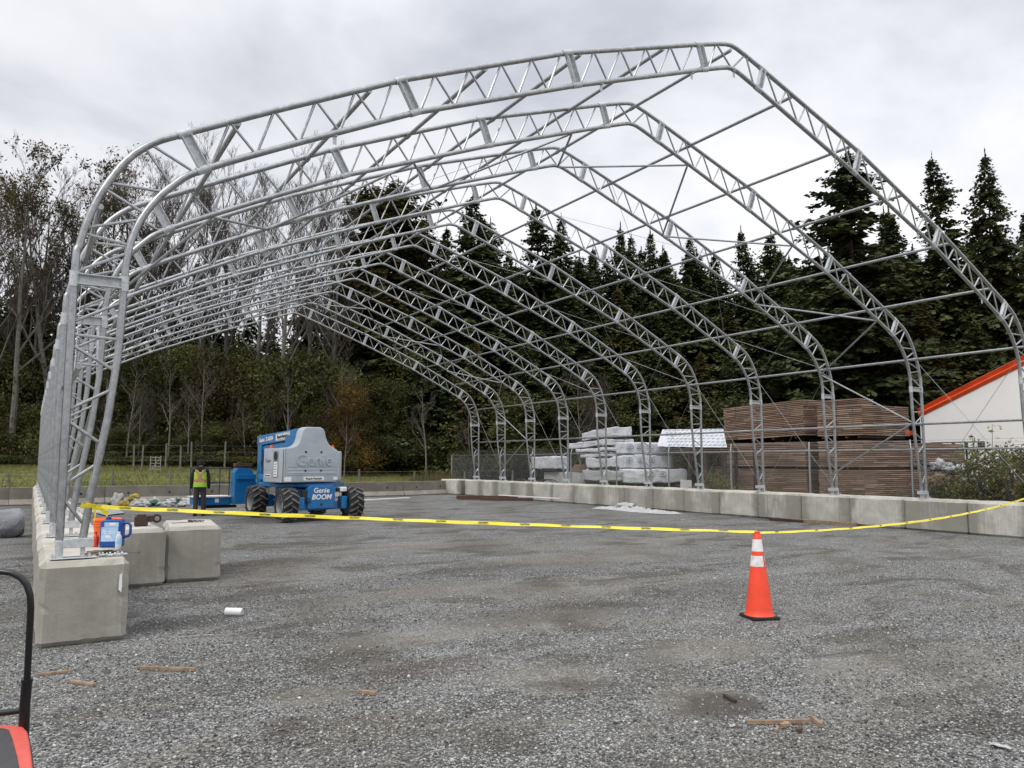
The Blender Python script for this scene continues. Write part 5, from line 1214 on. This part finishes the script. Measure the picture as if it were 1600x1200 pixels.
def emblem(parent, y0, y1, z, x, n):
    """printed mark on the wrap: an arch over a line of text"""
    b = B()
    for k in range(n):
        y = y0+(y1-y0)*k/max(1, n-1)
        b.path([(x, y+.22*math.cos(a), z+.20*math.sin(a)) for a in np.linspace(0.1, math.pi-.1, 9)], .014, 4)
        b.box((x, y, z+.06), (.012, .05, .08)); b.box((x, y, z-.04), (.012, .46, .035)); b.box((x, y, z-.12), (.012, .30, .015))
    b.obj('printed_mark', M['liftgrey_dark'], parent)
def onX(px, py, X):
    x1, y1, z1 = atD(px, 1, py); k = (X-CAM.x)/(x1-CAM.x); return CAM.y+(y1-CAM.y)*k, CAM.z+(z1-CAM.z)*k
def onY(px, Y):
    x1, y1, _ = atD(px, 1, 700); k = (Y-CAM.y)/(y1-CAM.y); return CAM.x+(x1-CAM.x)*k
def wpack(X, a, c, e, top, bot, label, topa=None, mat='wrap', seed=0, marks=0):
    """X: plane of the long side; a, c, e: picture columns of its far end, near corner and the right end of the near face"""
    yb, zt_ = onX(c, top, X); yf, zf = onX(a, topa if topa else top, X); _, zb = onX(c, bot, X); xr = onY(e, yb); dx = min(3.2, xr-X); h = zt_-zb
    L_ = yf-yb; slope = ((zf-zt_)/L_) if topa else 0.0
    o = empty('wrapped_lumber_pack', (X+dx/2, (yb+yf)/2, zb), 0, label, 'lumber pack', lw)
    me = soft_box(dx, L_, h, seed, .055, slope); me.materials.append(M[mat]); q = mobj('plastic_wrap', me, o, (0, 0, slope*L_/2))
    b = B()
    for yy in (-.4, 0, .4): b.box((0, L_*yy, -.045+slope*L_*(yy+.5)), (dx*.96, .1, .09))
    b.box((0, 0, -.02+slope*L_*.5), (dx*.97, L_*.97, .05), Rx(math.atan(slope)))  # dark slab painted in as the shadow line beneath the pack
    b.obj('bearer', M['lumber_dark'], o)
    if marks:
        b = B()
        for k in range(marks):
            x = -dx/2+dx*(k+.6)/(marks+1.6); y = -L_/2-.035; z = h*.52
            b.path([(x+.20*math.cos(t), y, z+.19*math.sin(t)) for t in np.linspace(.1, math.pi-.1, 9)], .013, 4)
            b.box((x, y, z+.07), (.05, .012, .08)); b.box((x, y, z-.03), (.42, .012, .035)); b.box((x, y, z-.10), (.28, .012, .015))
        b.obj('printed_mark', M['liftgrey_dark'], o)
    return o
wpack(14, 905, 1003, 1073, 733, 755, 'lowest wrapped pack of the right-hand white stack', seed=1, marks=2); wpack(14, 925, 972, 1073, 711, 732, 'second wrapped pack up in the right-hand white stack, logos along its side', seed=2, marks=3); wpack(14.2, 930, 974, 1046, 690, 710, 'topmost wrapped pack of the right-hand white stack', seed=3, marks=3)
wpack(13.7, 904, 965, 1002, 735, 752, 'dirty grey-white wrapped pack at the bottom of the middle stack', mat='wrap_grey', seed=4); wpack(13.8, 915, 962, 985, 715, 731, 'crumpled wrapped pack with torn end, second in the middle stack', seed=5)
wpack(13.9, 906, 955, 975, 706, 713, 'thin wrapped pack, third up in the middle stack', 709, seed=6); wpack(13.9, 899, 956, 972, 697, 704, 'thin wrapped pack, fourth up in the middle stack', 702, seed=7); wpack(14, 888, 957, 991, 684, 694, 'long wrapped pack jutting left near the top of the middle stack', 693, seed=8)
wpack(14, 909, 959, 988, 666, 681, 'top wrapped pack of the middle stack', 675, seed=9)
wpack(14, 828, 868, 888, 713, 733, 'low wrapped pack under loose tarp at the left of the stacks', seed=10)
b = B(); b.box((0, 0, .5), (1.7, 3.2, .9)); tag(b.obj('crate', M['wrap_grey'], None, (15.1, 25.0, .1), bevel=.05), 'grey crate beneath the low wrapped pack at the left', 'crate')
b = B(); b.box((0, 0, .28), (.9, 1.0, .5)); b.box((0, 0, .02), (.9, 1.0, .06)); o = b.obj('open_box', M['wrap_grey'], None, (13.9, 22.8, .55)); tag(o, 'grey box with orange boards between the left and middle stacks', 'box')
for k in range(4): q = B(); q.box((0, 0, .62+.09*k), (.8-.1*k, .8-.12*k, .06)); q.obj('board', M['wood'], o)
b = B(); rn = random.Random(9)
for k in range(22):
    cy_, r = 25.4+rn.uniform(-1.5, 1.9), rn.uniform(.35, .8); cx = 12.8+rn.uniform(-.4, .5); tl = rn.uniform(-.5, .5)
    b.path([(cx+r*.5*math.sin(a)*math.sin(tl), cy_+r*1.3*math.cos(a), .12+abs(r*.75*math.sin(a))*(.7+.3*math.cos(tl))) for a in np.linspace(0, 2*math.pi, 25)], .028, 6)
tag(b.obj('hose_coil', M['hose'], smooth=True), 'tangle of black plastic pipe on the ground behind the fence', 'pipe coil')
# slanted wrapped roof trusses behind
rf = empty('covered_rack', (17, 17, 0), 0, 'low rack roofed with slanting white sheeting dotted with tie marks', 'rack')
c00 = onX(1045, 698, 16); c01 = onX(1136, 699, 16); c10 = onX(1037, 671, 18.2); c11 = onX(1130, 670, 18.2); cl = onX(1016, 692, 16.3)
b = B(); n, m = 40, 20
def rs(u, v): return (16+2.2*v-17, (c00[0]*(1-v)+c10[0]*v)*(1-u)+(c01[0]*(1-v)+c11[0]*v)*u-17, (c00[1]*(1-v)+c10[1]*v)*(1-u)+(c01[1]*(1-v)+c11[1]*v)*u)
for i in range(n+1):
    for j in range(m+1):
        u, v = i/n, j/m; q = rs(-.22*(1-v*.9)+u*(1+.22*(1-v*.9)), v); b.v.append((q[0], q[1], q[2]+.02*noise.noise(Vector((u*9, v*9, 0)))))
for i in range(n):
    for j in range(m): k = i*(m+1)+j; b.f.append((k, k+1, k+m+2, k+m+1)); b.m.append(0)
for i in range(13):
    for j in range(6):
        q = rs((i+.5)/13, (j+.5)/6); b.box((q[0], q[1]+.05*(j % 2), q[2]+.03), (.05, .15, .01), Ry(-.4) @ Rz(.6), 1)
sh_ = b.obj('sloping_sheet', [M['wrap'], M['liftgrey_dark']], rf)
b = B(); b.box((-.9, 0, c00[1]-.22), (.1, 3.6, .28)); b.box((-.9, 0, .5), (.1, 3.4, .1))
for y in (-1.6, -.5, .5, 1.6):
    for x in (-.9, 1.0): b.box((x, y, c00[1]/2-.05), (.12, .12, c00[1]-.1))
b.obj('rack_frame', M['lumber_dark'], rf)
b = B()
for k in range(9):
    for j in range(7): b.box((0, -.75+.22*j, .55+.1*k), (.5, .16, .07))
tag(b.obj('block_stack', M['machine_dark'], None, (16.6, onX(1118, 740, 16.6)[0], 0), bevel=.01, seg=1), 'dark stack of small pavers left of the brown lumber', 'paver stack')
b = B(); b.box((0, 0, .3), (.12, .55, .45)); tag(b.obj('foam_sheet', M['sheet'], None, (13.4, 15.0, .35), bevel=.02), 'small pinkish-white foam panel at the right foot of the white stacks', 'panel')

lp = 'brown stickered lumber packs stacked behind the fence'
def lumber_pack(y0, y1, z0, h, x0, dx, label, slope=0.0, mat='lumber', seed=0):
    rn = random.Random(seed); o = empty('lumber_pack', (x0, (y0+y1)/2, z0), 0, label, 'lumber pack', lp); b = B(); nl = max(3, int(h/.078)); L_ = y1-y0
    b2 = B(); b2.box((dx/2, 0, h/2), (dx*.9, L_-.12, h-.02), Rx(math.atan(slope)))  # inner boards as one dark box, painting the shade in the gaps
    for k in range(nl):
        z = (k+.5)*h/nl; y = -L_/2; 
        ee = rn.uniform(-.03, .03)
        while y < L_/2-.02:
            w = rn.uniform(.5, 1.6); y2 = min(L_/2+ee, y+w)
            if y2-y < .05: break
            b.box((.10+rn.uniform(-.022, .012), (y+y2)/2, z+slope*(y+y2)/2+rn.uniform(-.003, .003)), (.22, y2-y-.008, h/nl*.62), Rx(slope)); y = y2
        # ends seen from the near side
        x = .0
        while x < dx-.05:
            w = rn.uniform(.6, 1.5); x2 = min(dx, x+w); b.box(((x+x2)/2, -L_/2+.06+ee*.5+rn.uniform(-.02, .012), z-slope*L_/2), (x2-x-.008, .16, h/nl*.62)); x = x2
        b.box((dx/2, L_/2-.06+ee*.5, z+slope*L_/2), (dx-.05, .14, h/nl*.62))
        if k == nl-1:
            for j in range(9): b.box((dx*(j+.5)/9, 0, z), (dx/9-.02, L_-.04, h/nl*.62), Rx(slope))
    b.obj('board_layers', M[mat], o); b2.obj('gap_shade_core', M['lumber_dark'], o)
    b = B()
    for t in (-.4, -.13, .13, .4): b.box((dx/2, L_*t, -.055+slope*L_*t), (dx*.98, .10, .1))
    b.obj('bearer', M['lumber_dark'], o)
    b = B()
    for t in (-.3, .05, .33): b.box((-.018, L_*t, h/2+slope*L_*t), (.006, .02, h))
    b.obj('strap', M['machine_dark'], o)
    return o
for (n_, y0, y1, X, dx, tops) in (('far left', 14.28, 19.0, 20.0, 2.2, 3), ('nearer right', 11.45, 13.62, 20.0, 3.3, 3), ('low far right', 10.9, 12.6, 23.5, 3.0, 2)):
    for t in range(tops):
        z0 = (.12, 1.40, 2.72)[t]; h = (1.16, 1.12, 1.62 if 'left' in n_ else 1.30)[t]
        if 'low' in n_: h = (1.16, 1.02)[t]
        lumber_pack(y0, y1, z0, h, X+random.uniform(-.06, .06), dx, f'{["bottom", "middle-height", "top"][t] if tops == 3 else ["bottom", "upper"][t]} brown lumber pack of the {n_} stack', -.03 if (t == 2 and 'left' in n_) else 0, 'lumber', t*7+len(n_))
lumber_pack(13.4, 15.2, 3.2, 1.32, 22.6, 1.2, 'weathered lumber pack showing above the gap between the brown stacks', 0, 'lumber', 77)

# white fabric building with orange eave
wbld = empty('fabric_building', (28, 0, 0), 0, 'white fabric building with an orange eave band at the right edge', 'building')
ey, ez, ry_, rz_ = 13.62, 4.15, 2.2, 9.0
P_ = [(0, ey, 2.55), (0, ey, ez), (0, ry_, rz_), (0, -9.2, ez), (0, -9.2, 0), (0, 11.6, 0), (0, 11.6, 2.55)]
b = B(); b.prism(P_, (.15, 0, 0)); b.obj('end_wall', M['fabric'], wbld)
b = B(); b.prism([(.16, ey, ez), (.16, ry_, rz_), (.16, -9.2, ez), (.16, -9.2, ez-.1), (.16, ry_, rz_-.1), (.16, ey, ez-.1)], (16, 0, 0)); b.obj('roof', M['eave'], wbld)
b = B(); b.box((8, 11.5, 1.3), (16, .1, 2.5)); b.box((8, ey, 3.35), (16, .1, 1.6)); b.box((8, -9.2, 2.1), (16, .1, 4.1)); b.obj('side_wall', M['fabric'], wbld)
sl = (rz_-ez)/(ey-ry_); b = B(); n = 60
for s in (1, -1):
    base = len(b.v)
    for i in range(n+1):
        y = ry_+(ey+.05-ry_)*i/n if s > 0 else ry_-(ry_+9.2)*i/n; z = rz_-(rz_-ez)*i/n
        for j, (dx_, dz) in enumerate(((-.02, .12), (-.16, .06), (-.05, -.1), (-.15, -.2), (-.03, -.34))):
            b.v.append((dx_+.02*noise.noise(Vector((i*.2, j, 0))), y, z+dz))
    for i in range(n):
        for j in range(4): k = base+i*5+j; b.f.append((k, k+1, k+6, k+5)); b.m.append(0)
b.obj('eave_band', M['eave'], wbld, smooth=True)
b = B(); b.box((-.02, 11.9, 2.42), (.12, 2.5, .28)); wf = b.obj('window', M['machine_dark'], wbld)
for y in (12.35, 11.75, 11.15): q = B(); q.box((-.09, y, 2.40), (.02, .42, .2)); q.obj('pane', M['white'], wf)
b = B(); b.box((0, 14.6, 3.05), (.5, .8, .22)); b.obj('gutter_end', M['eave'], wbld)

# dump pile and brambles at the right, behind the fence
dp = empty('debris_bag', (11.5, 3.2, 0), 0, 'dark mesh sack heaped with torn plastic and cardboard behind the fence', 'debris')
wrapblob('sack', (0, 0, 0), (.7, .85, .78), M['machine_dark'], 3, None, None, parent=dp, amp=.2)
for k in range(26): wrapblob('torn_plastic', (random.uniform(-.5, .2), random.uniform(-1.0, .75), 1.0+random.uniform(-.3, .5)), (random.uniform(.08, .24), random.uniform(.10, .26), random.uniform(.06, .16)), M[random.choice(('wrap', 'wrap_grey', 'machine_dark', 'sheet'))], k+30, None, None, parent=dp, amp=.7)
wrapblob('cardboard', (-.62, -.1, 1.02), (.08, .26, .2), M['wood'], 41, None, None, parent=dp, amp=.5)
BUSH = [shrub('bramble', 1.45, .95, 1900, 'leaf_bramble', 21, .05, 30), shrub('bramble', 1.3, .9, 1600, 'leaf_bramble', 22, .05, 26)]
def canes(name, seed):
    rn = random.Random(seed); b = B(); P = []
    for k in range(5):
        a = rn.uniform(0, 6.28); p = [(.1*math.cos(a), .1*math.sin(a), 0), (.25*math.cos(a), .25*math.sin(a), 1.1), (.42*math.cos(a), .42*math.sin(a), rn.uniform(1.8, 2.45))]; b.path(p, [.012, .008, .004], 5, cap=False)
        for j in range(26): t = rn.uniform(.35, 1); q = Vector(p[1]).lerp(Vector(p[2]), max(0, t*2-1)) if t > .5 else Vector(p[0]).lerp(Vector(p[1]), t*2); P.append(tuple(q+Vector((rn.gauss(0, .09), rn.gauss(0, .09), rn.gauss(0, .04)))))
    Vv, Ff = leaves_np(np.array(P), .055); return (b.mesh(name, [M['twig']]), np_mesh(name, Vv, Ff, M['leaf_bramble']), 2)
CANE = canes('cane', 5)
bs_ = [(10.75, 2.7, 0, .85), (10.8, 1.9, 1, 1.15), (10.7, 1.2, 0, 1.25), (10.9, .3, 1, 1.2), (11.6, 2.2, 0, 1.35), (11.8, 1.2, 1, 1.4), (10.6, 3.4, 1, .55), (10.8, 4.3, 0, .5), (10.7, 5.4, 1, .55), (10.9, 8.6, 0, .55), (11.2, 10.6, 1, .75), (11.8, 11.9, 0, .85)]
for i, (x, y, v, s_) in enumerate(sorted(bs_, key=lambda q: q[1])):
    o = empty('bramble_bush', (x, y, 0), random.uniform(0, 6.28), f'autumn-tinged bramble bush behind the chain link fence, {ordinal(i+1)} from the right', 'bush', 'bramble bushes behind the chain link fence'); o.scale = (s_,)*3
    mobj('stem', BUSH[v][0], o); mobj('crown', BUSH[v][1], o)
for i, (x, y, s_) in enumerate(((11.0, 1.95, 1.12), (10.9, 1.2, .95), (11.2, 2.5, .9))):
    o = empty('sapling', (x, y, 0), i*1.3, f'{["tall leafy sapling rising above the brambles against the white building", "shorter sapling at the right photo edge", "thin sapling left of the tallest one"][i]}', 'sapling', 'saplings rising above the brambles'); o.scale = (s_,)*3; mobj('stem', CANE[0], o); mobj('leaves', CANE[1], o)

# ================================================================== MACHINE CORNER, lower left foreground
def at3(px, py, D): x, y, z = atD(px, D, py); return Vector((x, y, z))
mc = empty('yard_machine', (0, 0, 0), 0, 'corner of a faded red and dark grey machine with a black tube rail, lower left', 'machine')
D = 2.15
ra = [at3(-160, 888, D), at3(-60, 888, D), at3(0, 893, D), at3(18, 895, D), at3(32, 902, D), at3(42, 914, D), at3(47, 930, D), at3(48, 950, D), at3(45, 1010, D), at3(42, 1070, D)]
b = B(); b.path(ra, .0088, 12); b.obj('tube_rail', M['tube_black'], mc, smooth=True)
b = B(); b.path([at3(42, 1066, D), at3(39, 1100, D), at3(37, 1150, D)], .0135, 12); b.path([at3(42, 1066, D), at3(42.3, 1060, D)], .015, 10); b.obj('tube_socket', M['tube_black'], mc, smooth=True)
b = B(); b.path([at3(-160, 1128, D), at3(0, 1114.5, D), at3(36, 1110, D)], .0085, 10); b.obj('cross_bar', M['tube_black'], mc, smooth=True)
# hood: rounded top slab sloping to a side skirt
A_ = at3(30, 1133, D); fwd = Vector((math.sin(YAW), math.cos(YAW), 0)); rgt = Vector((math.cos(YAW), -math.sin(YAW), 0)); zt = A_.z
def hp(r_, f_, z_): q = A_+rgt*r_+fwd*f_; return (q.x, q.y, z_)
def zp(px, py, z):
    a, b_ = px-800, py-600; cp, sp = math.cos(PITCH), math.sin(PITCH); f = FPX*cp+b_*sp; u = FPX*sp-b_*cp; k = (z-CAM.z)/u
    cy, sy = math.cos(YAW), math.sin(YAW); return Vector((CAM.x+(a*cy+f*sy)*k, CAM.y+(-a*sy+f*cy)*k, z))
oq = [(-420, 1137), (20, 1132), (36, 1134), (43, 1142), (47, 1160), (52, 1200), (60, 1260), (74, 1340), (-500, 1340)]
outl = [zp(px, py, zt) for px, py in oq]
b = B(); b.prism([(q.x, q.y, zt-.60) for q in outl], (0, 0, .60)); hd_ = b.obj('hood', M['machine_red'], mc, bevel=.007, seg=3, smooth=True)
iq = [(-420, 1142), (5, 1139), (14, 1142), (19, 1155), (26, 1180), (31, 1205), (38, 1260), (44, 1320), (-500, 1320)]
inl = [zp(px, py, zt) for px, py in iq]
b = B(); b.prism([(q.x, q.y, zt-.02) for q in inl], (0, 0, .023)); b.obj('rubber_mat', M['machine_dark'], hd_, bevel=.002, seg=2)
b = B(); b.path([(q.x, q.y, zt-.012) for q in outl[:-1]], .004, 8); b.obj('edge_trim', M['machine_dark'], hd_, smooth=True)
b = B()
for r_ in (-.65, -.1):
    for f_ in (-.05, -.38): b.tube(hp(r_, f_, 0), hp(r_, f_, zt-.6), .02, 8)
b.obj('leg', M['tube_black'], mc)
for i, (r_, f_) in enumerate(((-.1, -.38), (-.65, -.38))): pass
sc.cycles.max_bounces = 6; sc.cycles.transparent_max_bounces = 6
